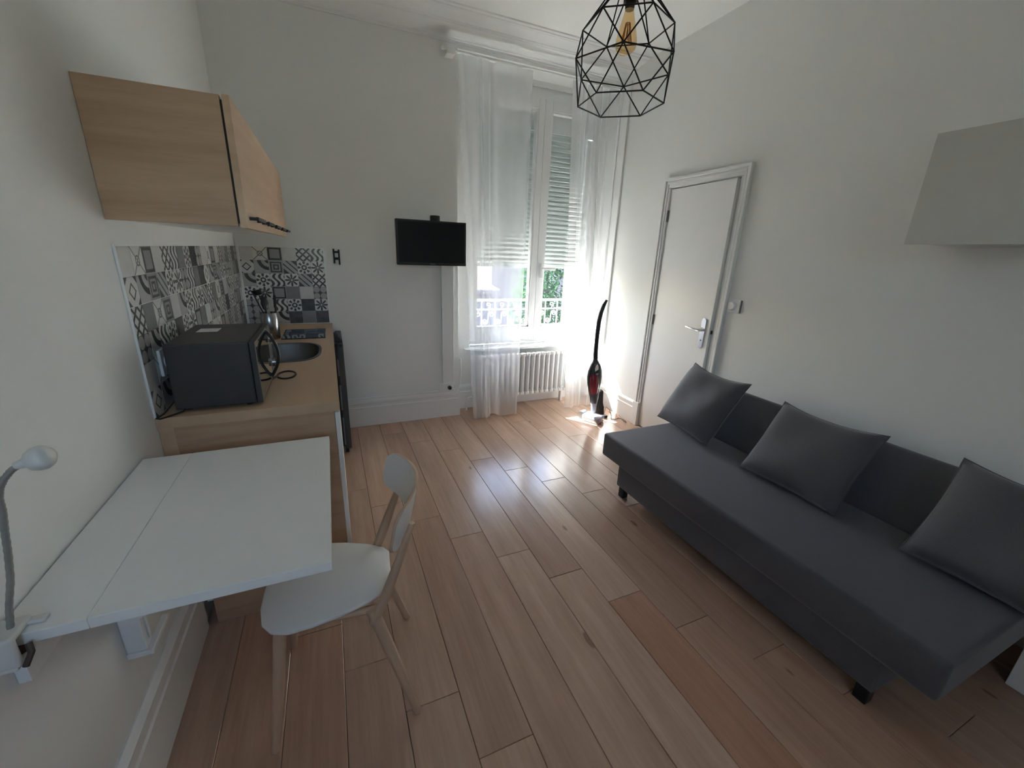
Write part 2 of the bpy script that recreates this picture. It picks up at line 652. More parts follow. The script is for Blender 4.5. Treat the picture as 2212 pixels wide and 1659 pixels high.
# ================================================================== STRUCTURE
T = 0.14
floor = struct('floor', MB().box(XL - T, XR + T, YF - T, YN + 0.02, -0.20, -0.016), 'subfloor',
               'oak laminate plank floor of the studio room', 'floor')
# planks: columns 0.1863 wide, 1.25 long, every column shifted by 0.223
PW, PL = 0.1863, 1.25
full = None
tones = [(1, 1, 1), (1.06, 1.05, 1.05), (0.93, 0.90, 0.89), (0.98, 0.99, 1.01), (1.02, 0.96, 0.93), (0.90, 0.87, 0.86), (1.04, 1.03, 1.0)]
special = {(3, 2): (1.13, 1.14, 1.16), (4, 2): (1.10, 1.11, 1.12), (5, 2): (0.97, 0.80, 0.72), (5, 3): (1.12, 1.13, 1.14),
           (4, 3): (0.96, 0.90, 0.90), (2, 2): (1.0, 0.98, 0.97), (6, 2): (1.02, 1.0, 0.98)}
GAP = 0.0009
x_first = 0.3 - 5 * PW
for k in range(-5, 14):
    xa = 0.3 + PW * k
    xb = xa + PW
    xa2, xb2 = max(xa, XL + 0.003), min(xb, XR - 0.003)
    if xb2 - xa2 < 0.01:
        continue
    y0 = 0.807 - 0.223 * k
    y0 -= math.floor((y0 - YF) / PL) * PL + PL
    j = 0
    while y0 < YN:
        ya, yb = max(y0, YF), min(y0 + PL, YN)
        if yb - ya > 0.02:
            whole = abs((xb2 - xa2) - PW) < 1e-6 and abs((yb - ya) - PL) < 1e-6
            cx, cy = (xa2 + xb2) / 2, (ya + yb) / 2
            if whole and full is not None:
                o = copy_part(full, floor, (cx, cy, 0))
            else:
                hx, hy = (xb2 - xa2) / 2 - GAP, (yb - ya) / 2 - GAP
                mb = MB().prism([(-hx, -hy), (hx, -hy), (hx, hy), (-hx, hy)], 'z', -0.0155, -0.0012)
                mb2 = MB()
                lo = [mb2.bm.verts.new(v) for v in ((-hx, -hy, -0.0155), (hx, -hy, -0.0155), (hx, hy, -0.0155), (-hx, hy, -0.0155))]
                mi = [mb2.bm.verts.new(v) for v in ((-hx, -hy, -0.0012), (hx, -hy, -0.0012), (hx, hy, -0.0012), (-hx, hy, -0.0012))]
                c = 0.0014
                hi = [mb2.bm.verts.new(v) for v in ((-hx + c, -hy + c, 0), (hx - c, -hy + c, 0), (hx - c, hy - c, 0), (-hx + c, hy - c, 0))]
                for A, B in ((lo, mi), (mi, hi)):
                    for q in range(4):
                        mb2.bm.faces.new((A[q], A[(q + 1) % 4], B[(q + 1) % 4], B[q]))
                mb2.bm.faces.new(hi)
                mb2.bm.faces.new(lo[::-1])
                mb.bm.free()
                o = obj('plank', mb2, 'plank', floor, local=True)
                o.location = (cx, cy, 0)
                if whole:
                    full = o
            key = None
            mid = round((cy - (0.807 - 0.223 * k)) / PL + 0.5)
            tcol = special.get((k, mid + 2)) if False else None
            if tcol is None:
                tcol = tones[random.randrange(len(tones))]
            # planks that stand out in the photograph
            if k == 3 and abs(cy - (1.392 - PL / 2)) < 0.1: tcol = (1.10, 1.11, 1.13)
            if k == 2 and abs(cy - (1.612 - PL / 2)) < 0.1: tcol = (1.07, 1.07, 1.08)
            if k == 4 and abs(cy - (1.159 - PL / 2)) < 0.1: tcol = (0.98, 0.80, 0.72)
            if k == 4 and abs(cy - (1.159 + PL / 2)) < 0.1: tcol = (1.10, 1.11, 1.13)
            if k == 3 and abs(cy - (1.392 + PL / 2)) < 0.1: tcol = (0.92, 0.86, 0.86)
            if k == 1 and abs(cy - (1.834 - PL / 2)) < 0.1: tcol = (1.0, 0.97, 0.97)
            o.color = (*tcol, 1)
        y0 += PL
        j += 1

# walls
struct('wall_left', MB().box(XL - T, XL, YF - T, 4.15, -0.2, ZC + 0.1), 'wall', 'white painted wall behind the desk and kitchenette', 'wall')
DY0, DY1, DZ = 2.150, 2.780, 2.035        # door hole
wr = MB()
wr.box(XR, XR + T, YF - T, DY0 - 0.012, -0.2, ZC + 0.1)
wr.box(XR, XR + T, DY1 + 0.012, 4.15, -0.2, ZC + 0.1)
wr.box(XR, XR + T, DY0 - 0.012, DY1 + 0.012, DZ + 0.012, ZC + 0.1)
wr.box(XR + T, XR + T + 0.03, DY0 - 0.2, DY1 + 0.2, -0.2, DZ + 0.2)
struct('wall_right', wr, 'wall', 'white painted wall with the narrow door behind the sofa', 'wall')
NX0 = 1.03                                 # niche left side
WX0, WX1, WZ0, WZ1 = 1.19, 2.545, 0.615, 2.905
wb = MB()
wb.box(XL - T, NX0, YB, 4.15, -0.2, ZC + 0.1)
wb.box(NX0, XR, YN, 4.15, -0.2, 0.590)
wb.box(NX0, WX0, YN, 4.15, 0.590, 2.94)
wb.box(WX1, XR, YN + 0.1, 4.15, 0.590, 2.94)
wb.box(NX0, XR, YB, 4.15, 2.94, ZC + 0.1)
wb.box(WX0, WX1, YN + 0.08, 4.15, WZ1, 2.94)
struct('wall_back', wb, 'wall', 'white painted wall with the curtained window niche', 'wall')
RX0, RX1, RZ0, RZ1 = -0.50, 0.32, 1.55, 2.30           # opening of the added fill window, behind the viewer
mb = MB()
mb.box(XL - T, RX0, YF - T, YF, -0.2, ZC + 0.1)
mb.box(RX1, XR + T, YF - T, YF, -0.2, ZC + 0.1)
mb.box(RX0, RX1, YF - T, YF, -0.2, RZ0)
mb.box(RX0, RX1, YF - T, YF, RZ1, ZC + 0.1)
struct('wall_front', mb, 'wall', 'white painted wall behind the viewer', 'wall')
struct('ceiling', MB().box(XL - T, XR + T, YF - T, 4.15, ZC, ZC + 0.12), 'ceiling', 'plain white ceiling above the pendant lamp', 'ceiling')

# baseboards
def bb_profile(h=0.245):
    return [(0, 0), (0.016, 0), (0.016, h * 0.66), (0.020, h * 0.67), (0.020, h * 0.71), (0.014, h * 0.73), (0.014, h * 0.82),
            (0.019, h * 0.85), (0.019, h * 0.92), (0.010, h * 0.97), (0.005, h), (0, h)]


pr = bb_profile(0.26)
mb = MB()
mb.prism([(XL + a, b) for a, b in pr], 'y', YF, 1.655)
struct('baseboard_left', mb, 'trim', 'tall moulded white baseboard under the folding desk', 'baseboard')
mb = MB()
mb.prism([(YB - a, b) for a, b in bb_profile()], 'x', XL, NX0)
mb.prism([(YN - a, b) for a, b in bb_profile()], 'x', NX0 - 0.016, XR)
mb.prism([(NX0 + a, b) for a, b in bb_profile()], 'y', YB - 0.016, YN)
struct('baseboard_back', mb, 'trim', 'moulded white baseboard along the window wall', 'baseboard')
mb = MB()
pr = bb_profile(0.215)
mb.prism([(XR - a, b) for a, b in pr], 'y', 2.87, YN)
mb.prism([(XR - a, b) for a, b in pr], 'y', YF, 2.07)
struct('baseboard_right', mb, 'trim', 'moulded white baseboard beside the door', 'baseboard')

# cornice on the window wall
cor = [(YB, 2.962), (YB - 0.010, 2.962), (YB - 0.012, 2.976), (YB - 0.020, 2.980)]
for i in range(1, 9):                       # hollow cove
    t = i / 8 * PI / 2
    cor.append((YB - 0.020 - 0.135 * (1 - math.cos(t)), 2.980 + 0.034 * math.sin(t)))
cor += [(YB - 0.157, 3.018), (YB - 0.172, 3.020), (YB - 0.176, 3.016)]
for i in range(1, 6):
    t = i / 5 * PI / 2
    cor.append((YB - 0.176 - 0.105 * (1 - math.cos(t)), 3.018 + 0.020 * math.sin(t)))
cor += [(YB - 0.285, 3.040), (YB - 0.300, 3.041), (YB - 0.303, 3.046), (YB - 0.330, 3.047), (YB - 0.333, ZC), (YB, ZC)]
mb = MB()
mb.prism(cor, 'x', XL, XR)
struct('trim_1', mb, 'trim', 'stepped white plaster cornice along the top of the window wall', 'cornice')
# boxed pipe strip in the right corner
mb = MB()
mb.box(XR - 0.018, XR, 3.435, 3.56, 0.215, 2.955, 0.004)
mb.box(XR - 0.030, XR - 0.018, 3.535, 3.56, 0.215, 2.955, 0.003)
struct('trim_2', mb, 'trim', 'flat white corner strip beside the window curtain', 'trim')

# ------------------------------------------------------------------ door
CW_ = 0.085
door = thing('door_1', 'narrow flush white door left slightly ajar beyond the sofa', 'door', (XR, (DY0 + DY1) / 2, 0))
door['kind'] = 'structure'
mb = MB()
def casing(poly_w):
    pass
def casing_piece(a, b, axis):
    pass
# casing: two jamb mouldings and a head, each with a raised outer bead
for (y0, y1, outer) in ((DY0 - 0.075, DY0 - 0.004, -1), (DY1 + 0.004, DY1 + 0.068, 1)):
    mb.box(XR - 0.016, XR + 0.0, y0, y1, 0, DZ + 0.004, 0.003)
    if outer < 0:
        mb.box(XR - 0.030, XR - 0.016, y0, y0 + 0.022, 0, DZ + 0.062, 0.005)
        mb.box(XR - 0.023, XR - 0.016, y0 + 0.030, y0 + 0.046, 0, DZ + 0.03, 0.003)
    else:
        mb.box(XR - 0.030, XR - 0.016, y1 - 0.022, y1, 0, DZ + 0.062, 0.005)
        mb.box(XR - 0.023, XR - 0.016, y1 - 0.046, y1 - 0.030, 0, DZ + 0.03, 0.003)
mb.box(XR - 0.016, XR, DY0 - 0.075, DY1 + 0.068, DZ + 0.004, DZ + 0.075, 0.003)
mb.box(XR - 0.030, XR - 0.016, DY0 - 0.075, DY1 + 0.068, DZ + 0.053, DZ + 0.075, 0.005)
mb.box(XR - 0.023, XR - 0.016, DY0 - 0.04, DY1 + 0.03, DZ + 0.028, DZ + 0.044, 0.003)
# jamb lining inside the hole
mb.box(XR, XR + T - 0.002, DY0 - 0.011, DY0, 0, DZ)
mb.box(XR, XR + T - 0.002, DY1, DY1 + 0.011, 0, DZ)
mb.box(XR, XR + T - 0.002, DY0 - 0.011, DY1 + 0.011, DZ, DZ + 0.011)
obj('door_casing', mb, 'trim', door)
mb = MB().box(XR - 0.036, XR, DY1 + 0.006, DY1 + 0.080, 0, 0.225, 0.004)
obj('plinth_block', mb, 'trim', door)
# leaf hinged on the far jamb, swung out a few degrees
LW, LT = DY1 - DY0 - 0.008, 0.040
leaf = obj('door_leaf', MB().box(0, LT, -LW, 0, 0.008, DZ - 0.008, 0.002), 'trim', door, local=True)
leaf.location = (-0.004, DY1 - 0.004 - (DY0 + DY1) / 2, 0)
leaf.rotation_euler = (0, 0, math.radians(-3.2))
hz, hy = 1.0, -LW + 0.058
pl = obj('handle_plate', MB().prism([(hy + 0.021 * math.cos(a), (1.075 if math.sin(a) > 0 else 0.895) + 0.022 * math.sin(a))
                                     for a in [2 * PI * k / 20 for k in range(20)]], 'x', -0.008, 0.0), 'chrome', leaf, smooth=30, local=True)
mb = MB().tube([(-0.006, hy, hz + 0.01), (-0.05, hy, hz + 0.01)], 0.010, 12)
mb.tube([(-0.048, hy - 0.006, hz + 0.01), (-0.052, hy + 0.03, hz + 0.010), (-0.052, hy + 0.08, hz + 0.012), (-0.047, hy + 0.128, hz + 0.016)], [0.009, 0.009, 0.008, 0.007], 12)
obj('lever', mb, 'chrome', leaf, smooth=50, local=True)
obj('keyhole', MB().lathe([(0, -0.001), (0.006, -0.001), (0.006, 0.001), (0, 0.001)], (-0.009, hy, 0.932), 12, Matrix.Rotation(PI / 2, 3, 'Y')), 'black', leaf, local=True)
obj('latch', MB().box(0.012, 0.028, -LW - 0.010, -LW, hz - 0.012, hz + 0.014, 0.002), 'brown', leaf, local=True)
for z in (1.83, 1.0):
    h = MB().lathe([(0.0, z - 0.042), (0.008, z - 0.042), (0.008, z + 0.042), (0, z + 0.042)], (XR - 0.010, DY1 - 0.002, 0), 12)
    obj('hinge', h, 'steel_dark', door, smooth=40)

# ------------------------------------------------------------------ window
win = thing('window_1', 'tall white two-leaf window behind the voile curtains', 'window', (1.87, 3.85, WZ0))
win['kind'] = 'structure'
WY0, WY1 = 3.83, 3.90
mb = MB()
FW = 0.045
mb.box(WX0, WX0 + FW, WY0, WY1, WZ0, WZ1, 0.004)
mb.box(WX1 - 0.012, WX1, WY0, WY1, WZ0, WZ1, 0.002)
mb.box(WX0 + FW, WX1 - 0.012, WY0, WY1, WZ1 - 0.085, WZ1, 0.004)
mb.box(WX0 + FW, WX1 - 0.012, WY0, WY1, WZ0, WZ0 + 0.03, 0.004)
obj('frame', mb, 'pvc', win)
def sash(x0, x1, z0, z1, st0, st1, top, bot, name='sash'):
    m_ = MB()
    y0, y1 = WY0 - 0.022, WY1 - 0.025
    m_.box(x0, x0 + st0, y0, y1, z0, z1, 0.005)
    m_.box(x1 - st1, x1, y0, y1, z0, z1, 0.005)
    m_.box(x0 + st0, x1 - st1, y0, y1, z1 - top, z1, 0.005)
    m_.box(x0 + st0, x1 - st1, y0, y1, z0, z0 + bot, 0.005)
    # glazing bead, stepped back
    b = 0.014
    m_.box(x0 + st0, x0 + st0 + b, y0 + 0.012, y1, z0 + bot, z1 - top)
    m_.box(x1 - st1 - b, x1 - st1, y0 + 0.012, y1, z0 + bot, z1 - top)
    m_.box(x0 + st0, x1 - st1, y0 + 0.012, y1, z1 - top - b, z1 - top)
    m_.box(x0 + st0, x1 - st1, y0 + 0.012, y1, z0 + bot, z0 + bot + b)
    s_ = obj(name, m_, 'pvc', win)
    g = MB().box(x0 + st0, x1 - st1, y0 + 0.024, y0 + 0.028, z0 + bot, z1 - top)
    obj('pane', g, 'glass', s_)
    return s_
SZ0, SZ1 = WZ0 + 0.030, WZ1 - 0.085
sash(WX0 + 0.04, 1.915, SZ0, SZ1, 0.055, 0.058, 0.085, 0.135)
sash(1.917, WX1 - 0.008, SZ0, SZ1, 0.075, 0.040, 0.085, 0.135)
mb = MB().box(1.955, 1.985, 3.785, 3.81, 1.27, 1.41, 0.005)
mb.tube([(1.970, 3.79, 1.36), (1.970, 3.755, 1.36)], 0.011, 10)
mb.box(1.957, 2.093, 3.738, 3.760, 1.349, 1.373, 0.005)
obj('window_handle', mb, 'pvc', win)
mb = MB().box(NX0 + 0.10, XR, 3.64, WY0 + 0.01, 0.590, 0.612, 0.005)
obj('window_sill', mb, 'trim', win)

fill_win = thing('window_2', 'plain two-pane white window in the wall behind the viewer', 'window', ((RX0 + RX1) / 2, YF - 0.08, RZ0))
fill_win['kind'] = 'structure'  # unseen window added as daylight fill from behind
mb = MB()
xm = (RX0 + RX1) / 2
for x0, x1 in ((RX0, RX0 + 0.04), (xm - 0.025, xm + 0.025), (RX1 - 0.04, RX1)):
    mb.box(x0, x1, YF - 0.11, YF - 0.05, RZ0, RZ1, 0.004)
for x0, x1 in ((RX0 + 0.04, xm - 0.025), (xm + 0.025, RX1 - 0.04)):
    mb.box(x0, x1, YF - 0.11, YF - 0.05, RZ0, RZ0 + 0.04, 0.004)
    mb.box(x0, x1, YF - 0.11, YF - 0.05, RZ1 - 0.04, RZ1, 0.004)
fr2 = obj('frame', mb, 'pvc', fill_win)
for x0, x1 in ((RX0 + 0.04, xm - 0.025), (xm + 0.025, RX1 - 0.04)):
    obj('pane', MB().box(x0, x1, YF - 0.082, YF - 0.078, RZ0 + 0.04, RZ1 - 0.04), 'glass', fr2)

# roller shutter outside the panes
SHY = 3.985
shut = thing('roller_shutter', 'white roller shutter lowered over most of the window', 'shutter', (1.87, SHY, 1.36))
N = 29
PITCH_S = 0.0440
def slat_mb():
    m_ = MB()
    n = 8
    out_, inn = [], []
    for i in range(n + 1):
        t = i / n
        z = (t - 0.5) * (PITCH_S - 0.0012)
        d = 0.0105 * math.sin(PI * t) ** 0.7 + 0.0005
        inn.append((SHY - d, z))
        out_.append((SHY - d + 0.006, z))
    m_.prism(inn + out_[::-1], 'x', 1.256, 2.511)
    return m_
slat0 = obj('slat', slat_mb(), 'slat', shut, smooth=35)
ORG[slat0.name] = Vector((0, 0, 0))
base_z = 1.36 + 0.045
slat0.location.z = base_z + PITCH_S / 2 - 0.0 
slat0.data.transform(Matrix.Translation((0, 0, 1.36)))  # builder stored z relative to thing base
for i in range(1, N):
    c = copy_part(slat0, shut)
    c.location.z = base_z + PITCH_S * (i + 0.5) - 0.0
for c in shut.children:
    c.location.z -= 1.36
mb = MB().box(1.256, 2.511, SHY - 0.010, SHY + 0.006, 1.362, 1.403, 0.003)
obj('bottom_bar', mb, 'slat', shut)
for x, x2 in ((1.1905, 1.268), (2.484, 2.5445)):
    mb = MB().box(x, x2, SHY - 0.030, SHY - 0.0125, 0.616, 2.595, 0.003)
    obj('guide_rail', mb, 'pvc', shut)
mb = MB().box(1.1905, 2.5445, SHY - 0.030, SHY - 0.0125, 2.60, 2.90, 0.003)
obj('shutter_box', mb, 'pvc', shut)

# outer stone reveal and balcony railing
mb = MB()
mb.box(0.6, 1.245, 4.151, 4.22, -0.2, 3.2)
mb.box(2.522, 3.1, 4.151, 4.30, -0.2, 3.2)
mb.box(1.245, 2.522, 4.151, 4.22, 2.90, 3.2)
mb.box(1.245, 2.522, 4.151, 4.30, 0.2, 0.60)
struct('trim_3', mb, 'stone', 'pale stone surround outside the window', 'trim')
rail = thing('balcony_railing', 'ornate white iron railing outside the lower panes', 'railing', (1.88, 4.22, 0.60))
for z, hgt in ((1.005, 0.022), (0.905, 0.012), (0.722, 0.014)):
    mb = MB().box(1.245, 2.522, 4.205, 4.235, z - hgt / 2, z + hgt / 2, 0.003)
    obj('rail', mb, 'iron', rail)
for k in range(8):
    x = 1.33 + k * 0.155
    mb = MB().tube([(x, 4.22, 0.60), (x, 4.22, 1.0)], 0.007, 8)
    obj('baluster', mb, 'iron', rail)
def spiral(cx, cz, r0, turns, a0, sgn, n=26):
    pts = []
    for i in range(n + 1):
        t = i / n
        a = a0 + sgn * 2 * PI * turns * t
        r = r0 * (1 - 0.82 * t)
        pts.append((cx + r * math.cos(a), 4.22, cz + r * math.sin(a)))
    return pts
sc0 = None
for k in range(7):
    x = 1.407 + k * 0.155
    m_ = MB()
    p1 = spiral(x + 0.036, 0.853, 0.034, 1.4, PI, -1)
    p2 = spiral(x - 0.036, 0.775, 0.034, 1.4, 0, -1)
    m_.tube(p1[::-1] + p2, 0.0055, 6)
    m_.tube(spiral(x, 0.955, 0.030, 1.2, -PI / 2, 1), 0.005, 6)
    obj('scroll', m_, 'iron', rail, smooth=60)

# radiator under the sill
rad = thing('radiator', 'white column radiator under the window sill', 'radiator', (1.76, 3.63, 0.0))
sec = MB()
def rad_section(x):
    m_ = MB()
    for y in (3.598, 3.648):
        m_.tube([(x, y, 0.135), (x, y, 0.165), (x, y, 0.52), (x, y, 0.55)], [0.014, 0.017, 0.017, 0.012], 8)
    m_.box(x - 0.024, x + 0.024, 3.585, 3.66, 0.520, 0.556, 0.012, 2)
    m_.box(x - 0.024, x + 0.024, 3.585, 3.66, 0.118, 0.155, 0.012, 2)
    return m_
s0 = obj('radiator_section', rad_section(1.27), 'trim', rad, smooth=50)
for i in range(1, 18):
    copy_part(s0, rad, (i * 0.056, 0, 0))
for x in (1.31, 2.19):
    obj('radiator_foot', MB().box(x - 0.012, x + 0.012, 3.60, 3.645, 0.0, 0.13, 0.003), 'trim', rad)
obj('supply_pipe', MB().tube([(1.25, 3.623, 0.14), (1.16, 3.623, 0.14), (1.14, 3.63, 0.12), (1.14, 3.64, 0.0)], 0.009, 8), 'trim', rad, smooth=True)

# ================================================================== CURTAINS
def curtain(name, label, top, bot, waves, amp, seed, y_top=3.485, y_bot=3.41, ztop=2.8785, flare=0.04, gath=1.0):
    rnd = random.Random(seed)
    ph = [rnd.uniform(0, 2 * PI) for _ in range(6)]
    cen = [rnd.uniform(0.05, 0.95) for _ in range(waves)]      # narrow gathered folds between flat stretches
    hgt = [rnd.uniform(0.5, 1.0) * (1 if i % 2 else -1) for i in range(waves)]
    wid = [rnd.uniform(0.024, 0.060) for _ in range(waves)]
    nu, nv = 150, 40
    def fn(u, v):
        x = (top[0] + (top[1] - top[0]) * u) * (1 - v) + (bot[0] + (bot[1] - bot[0]) * u) * v
        a = amp * (0.40 + 0.75 * v)
        y = y_top * (1 - v) + y_bot * v + 0.45 * a * math.sin(2 * PI * 2.4 * u + ph[0] + 0.9 * v)
        for c, h_, w in zip(cen, hgt, wid):
            cc = c + 0.02 * math.sin(2.2 * v + c * 9)
            ww = w * (0.75 + 0.6 * v)
            g = math.exp(-((u - cc) / ww) ** 2)
            y += a * h_ * g * gath
            x += 0.45 * a * h_ * g * ((u - cc) / ww)
        x += 0.012 * v * math.sin(5 * v + ph[5])
        y -= flare * max(0.0, v - 0.70) ** 1.2 * (0.6 + math.sin(2 * PI * 2.3 * u + ph[1])) * 2.2
        z = ztop * (1 - v) + 0.006 * v
        return (x, y, z)
    o = obj(name, MB().grid(fn, nu, nv), 'sheer', at=((top[0] + top[1]) / 2, y_top, 0), smooth=True)
    return tag(o, label, 'curtain', 'white voile curtains at the window')

curtain('curtain', 'left white voile curtain, wider panel next to the television', (1.005, 1.625), (1.14, 1.585), 8, 0.034, 3, y_bot=3.41)
curtain('curtain', 'right white voile curtain, sunlit panel behind the vacuum cleaner', (1.995, 2.47), (2.10, 2.50), 6, 0.024, 11, y_bot=3.40)
rod = thing('curtain_rod', 'thin white curtain rod under the cornice', 'curtain rod', (1.7, 3.485, 2.89))
obj('rod', MB().tube([(0.91, 3.485, 2.890), (2.51, 3.485, 2.890)], 0.008, 10), 'trim', rod, smooth=50)
obj('rod_bracket', MB().box(0.925, 0.99, 3.475, 3.5615, 2.862, 2.902, 0.004), 'trim', rod)
obj('rod_bracket', MB().box(2.47, 2.50, 3.475, 3.5615, 2.872, 2.902, 0.004), 'trim', rod)
obj('finial', MB().lathe([(0, -0.014), (0.012, -0.008), (0.014, 0), (0.012, 0.008), (0, 0.014)], (0.90, 3.485, 2.890), 12), 'trim', rod, smooth=True)

# ================================================================== OUTSIDE
struct('ground', MB().box(-40, 40, -40, 60, -3.4, -3.2), 'ground', 'gravel courtyard below the window', 'ground')
bl = thing('neighbour_house', 'mauve rendered low house seen through the left pane', 'house', (3.8, 12.5, -3.2))
obj('wall', MB().box(1.2, 4.75, 12, 15.0, -3.2, 0.30), 'facade', bl)
mb = MB().prism([(11.85, 0.30), (15.15, 0.30), (15.15, 0.42), (13.5, 0.62), (11.85, 0.42)], 'x', 1.0, 4.75)
obj('roof', mb, 'roof', bl)
b2 = thing('tall_house', 'pinkish grey house standing behind the tree', 'house', (8, 13.5, -3.2))
obj('wall', MB().box(4.76, 12.0, 12.6, 17.0, -3.2, 3.2), 'facade2', b2)
mb = MB().prism([(12.4, 3.2), (17.2, 3.2), (17.2, 3.35), (14.8, 4.3), (12.4, 3.35)], 'x', 4.765, 12.2)
obj('roof', mb, 'roof', b2)
for z in (-0.9, 1.6):
    for x in (6.2, 8.4):
        f = obj('window_frame', MB().box(x, x + 0.9, 12.56, 12.6, z, z + 1.4, 0.01), 'pvc', b2)
        obj('pane', MB().box(x + 0.07, x + 0.83, 12.545, 12.56, z + 0.07, z + 1.33), 'screen', f)

tree = thing('garden_tree', 'dark green leafy tree seen through the right pane', 'tree', (3.75, 7.2, -3.2))
obj('trunk', MB().tube([(3.75, 7.2, -3.2), (3.72, 7.2, -1.6), (3.80, 7.22, -0.3), (3.76, 7.2, 0.9)], [0.13, 0.10, 0.08, 0.03], 10), 'bark', tree, smooth=50)
rl = random.Random(5)
mb = MB()
for i in range(2600):
    while True:
        p = Vector((rl.uniform(-1, 1), rl.uniform(-1, 1), rl.uniform(-1, 1)))
        if 0.15 < p.length < 1:
            break
    c = Vector((3.72 + p.x * 0.62, 7.2 + p.y * 0.6, 0.35 + p.z * 1.35))
    l, w = rl.uniform(0.07, 0.13), rl.uniform(0.025, 0.045)
    q = Matrix.Rotation(rl.uniform(0, 2 * PI), 3, 'Z') @ Matrix.Rotation(rl.uniform(-1.3, 0.6), 3, 'Y')
    vs = [mb.bm.verts.new(c + q @ Vector(v)) for v in ((0, 0, 0), (l * 0.45, w, 0.012), (l, 0, 0), (l * 0.45, -w, 0.012))]
    mb.bm.faces.new((vs[0], vs[1], vs[2]))
    mb.bm.faces.new((vs[0], vs[2], vs[3]))
fo = obj('foliage', mb, 'leaf', tree)
fo['kind'] = 'stuff'

# ================================================================== KITCHENETTE
KY0, KY1, ZW = 1.660, 3.545, 0.915
# base cabinet
base = thing('base_cabinet', 'oak kitchenette base cabinet under the worktop', 'cabinet', (-0.29, 2.35, 0))
obj('side_panel', MB().box(XL + 0.045, -0.0255, KY0 + 0.006, KY0 + 0.024, 0.0, ZW - 0.04, 0.001), 'cab_oak', base)
obj('filler_strip', MB().box(XL + 0.001, XL + 0.045, KY0 + 0.010, KY0 + 0.024, 0.265, ZW - 0.04, 0.001), 'cab_oak_y', base)
mb = MB()
mb.box(XL + 0.02, -0.062, KY0 + 0.025, 2.98, 0.10, ZW - 0.20)
mb.box(XL + 0.06, -0.10, KY0 + 0.025, 2.98, 0.0, 0.10)
obj('carcass', mb, 'white_lam', base)
for k in range(3):
    y0 = KY0 + 0.004 + k * 0.437
    d = obj('cabinet_door', MB().box(-0.024, -0.007, y0 + 0.002, y0 + 0.434, 0.10, ZW - 0.045, 0.001), 'white_lam', base)

# worktop with a sink cut-out
def rrect(x0, x1, y0, y1, r, n=6):
    pts = []
    for cx, cy, a0 in ((x1 - r, y1 - r, 0), (x0 + r, y1 - r, 90), (x0 + r, y0 + r, 180), (x1 - r, y0 + r, 270)):
        for i in range(n + 1):
            a = math.radians(a0 + 90 * i / n)
            pts.append((cx + r * math.cos(a), cy + r * math.sin(a)))
    return pts
def bowl(s, n=40):
    cx, cy, rx, ry = -0.262, 2.585, 0.178, 0.232
    pts = []
    for i in range(n):
        a = 2 * PI * i / n
        c_, s_ = math.cos(a), math.sin(a)
        pts.append((cx + rx * s * math.copysign(abs(c_) ** 0.62, c_), cy + ry * s * math.copysign(abs(s_) ** 0.75, s_)))
    return pts
wt = obj('worktop', MB().slab_holes([(XL + 0.001, KY0), (-0.004, KY0), (-0.004, KY1), (XL + 0.001, KY1)], [bowl(1.0)], ZW - 0.038, ZW), 'top_oak', at=(-0.29, 2.6, ZW - 0.038))
tag(wt, 'light oak worktop carrying the microwave, sink and hob', 'worktop')
# sink
sk = thing('kitchen_sink', 'round ended steel sink set into the oak worktop', 'sink', (-0.262, 2.585, ZW - 0.16))
m_ = MB()
prof = [(1.06, ZW + 0.0005), (1.06, ZW + 0.004), (0.985, ZW + 0.004), (0.965, ZW - 0.006), (0.90, ZW - 0.13), (0.80, ZW - 0.155), (0.12, ZW - 0.160)]
prev = None
for s_, z in prof:
    ring = [m_.bm.verts.new((x, y, z)) for x, y in bowl(s_)]
    if prev:
        n = len(ring)
        for i in range(n):
            m_.bm.faces.new((prev[i], prev[(i + 1) % n], ring[(i + 1) % n], ring[i]))
    prev = ring
m_.bm.faces.new(prev)
obj('basin', m_, 'steel_dark', sk, smooth=40)
obj('drain', MB().lathe([(0, 0.004), (0.03, 0.004), (0.036, 0.0), (0.036, -0.002), (0, -0.002)], (-0.262, 2.585, ZW - 0.158), 20), 'steel', sk, smooth=40)
# hob
hob = thing('hob', 'black glass hob at the back of the worktop', 'hob', (-0.21, 3.11, ZW))
obj('glass_plate', MB().box(-0.312, -0.052, 2.945, 3.275, ZW + 0.0008, ZW + 0.007, 0.002), 'glass_black', hob)
for x in (-0.255, -0.120):
    obj('cooking_zone', MB().lathe([(0.050, 0.0), (0.052, 0.0008), (0.054, 0.0)], (x, 3.12, ZW + 0.0072), 28), 'grey_dark', hob)

# fridge at the far end
fr = thing('built_in_fridge', 'dark undercounter fridge with its door standing proud of the worktop', 'fridge', (-0.27, 3.29, 0))
obj('fridge_body', MB().box(XL + 0.03, -0.035, 3.03, 3.53, 0.02, ZW - 0.042), 'grey_dark', fr)
dr = obj('fridge_door', MB().box(0.008, 0.052, 3.045, 3.535, 0.045, 0.855, 0.006), 'grey_dark', fr)
obj('door_seal', MB().box(-0.012, 0.008, 3.062, 3.52, 0.06, 0.845), 'black', dr)
mb = MB()
for z0, z1 in ((0.36, 0.55), (0.62, 0.74), (0.08, 0.30)):
    mb.box(0.004, 0.014, 3.0395, 3.045, z0, z1, 0.001)
obj('edge_strip', mb, 'grey_seal', dr)
mb = MB().prism([(0.001, 0.90), (0.022, 0.90), (0.048, 0.872), (0.048, 0.858), (0.001, 0.858)], 'y', 3.06, 3.15)
mb.lathe([(0, -0.012), (0.010, -0.012), (0.010, 0.012), (0, 0.012)], (0.034, 3.055, 0.838), 12, Matrix.Rotation(PI / 2, 3, 'X'))
obj('hinge', mb, 'black_matt', fr)
mb = MB()
for x in (-0.03, 0.02):
    mb.box(x - 0.012, x + 0.012, 3.08, 3.11, 0.0, 0.046)
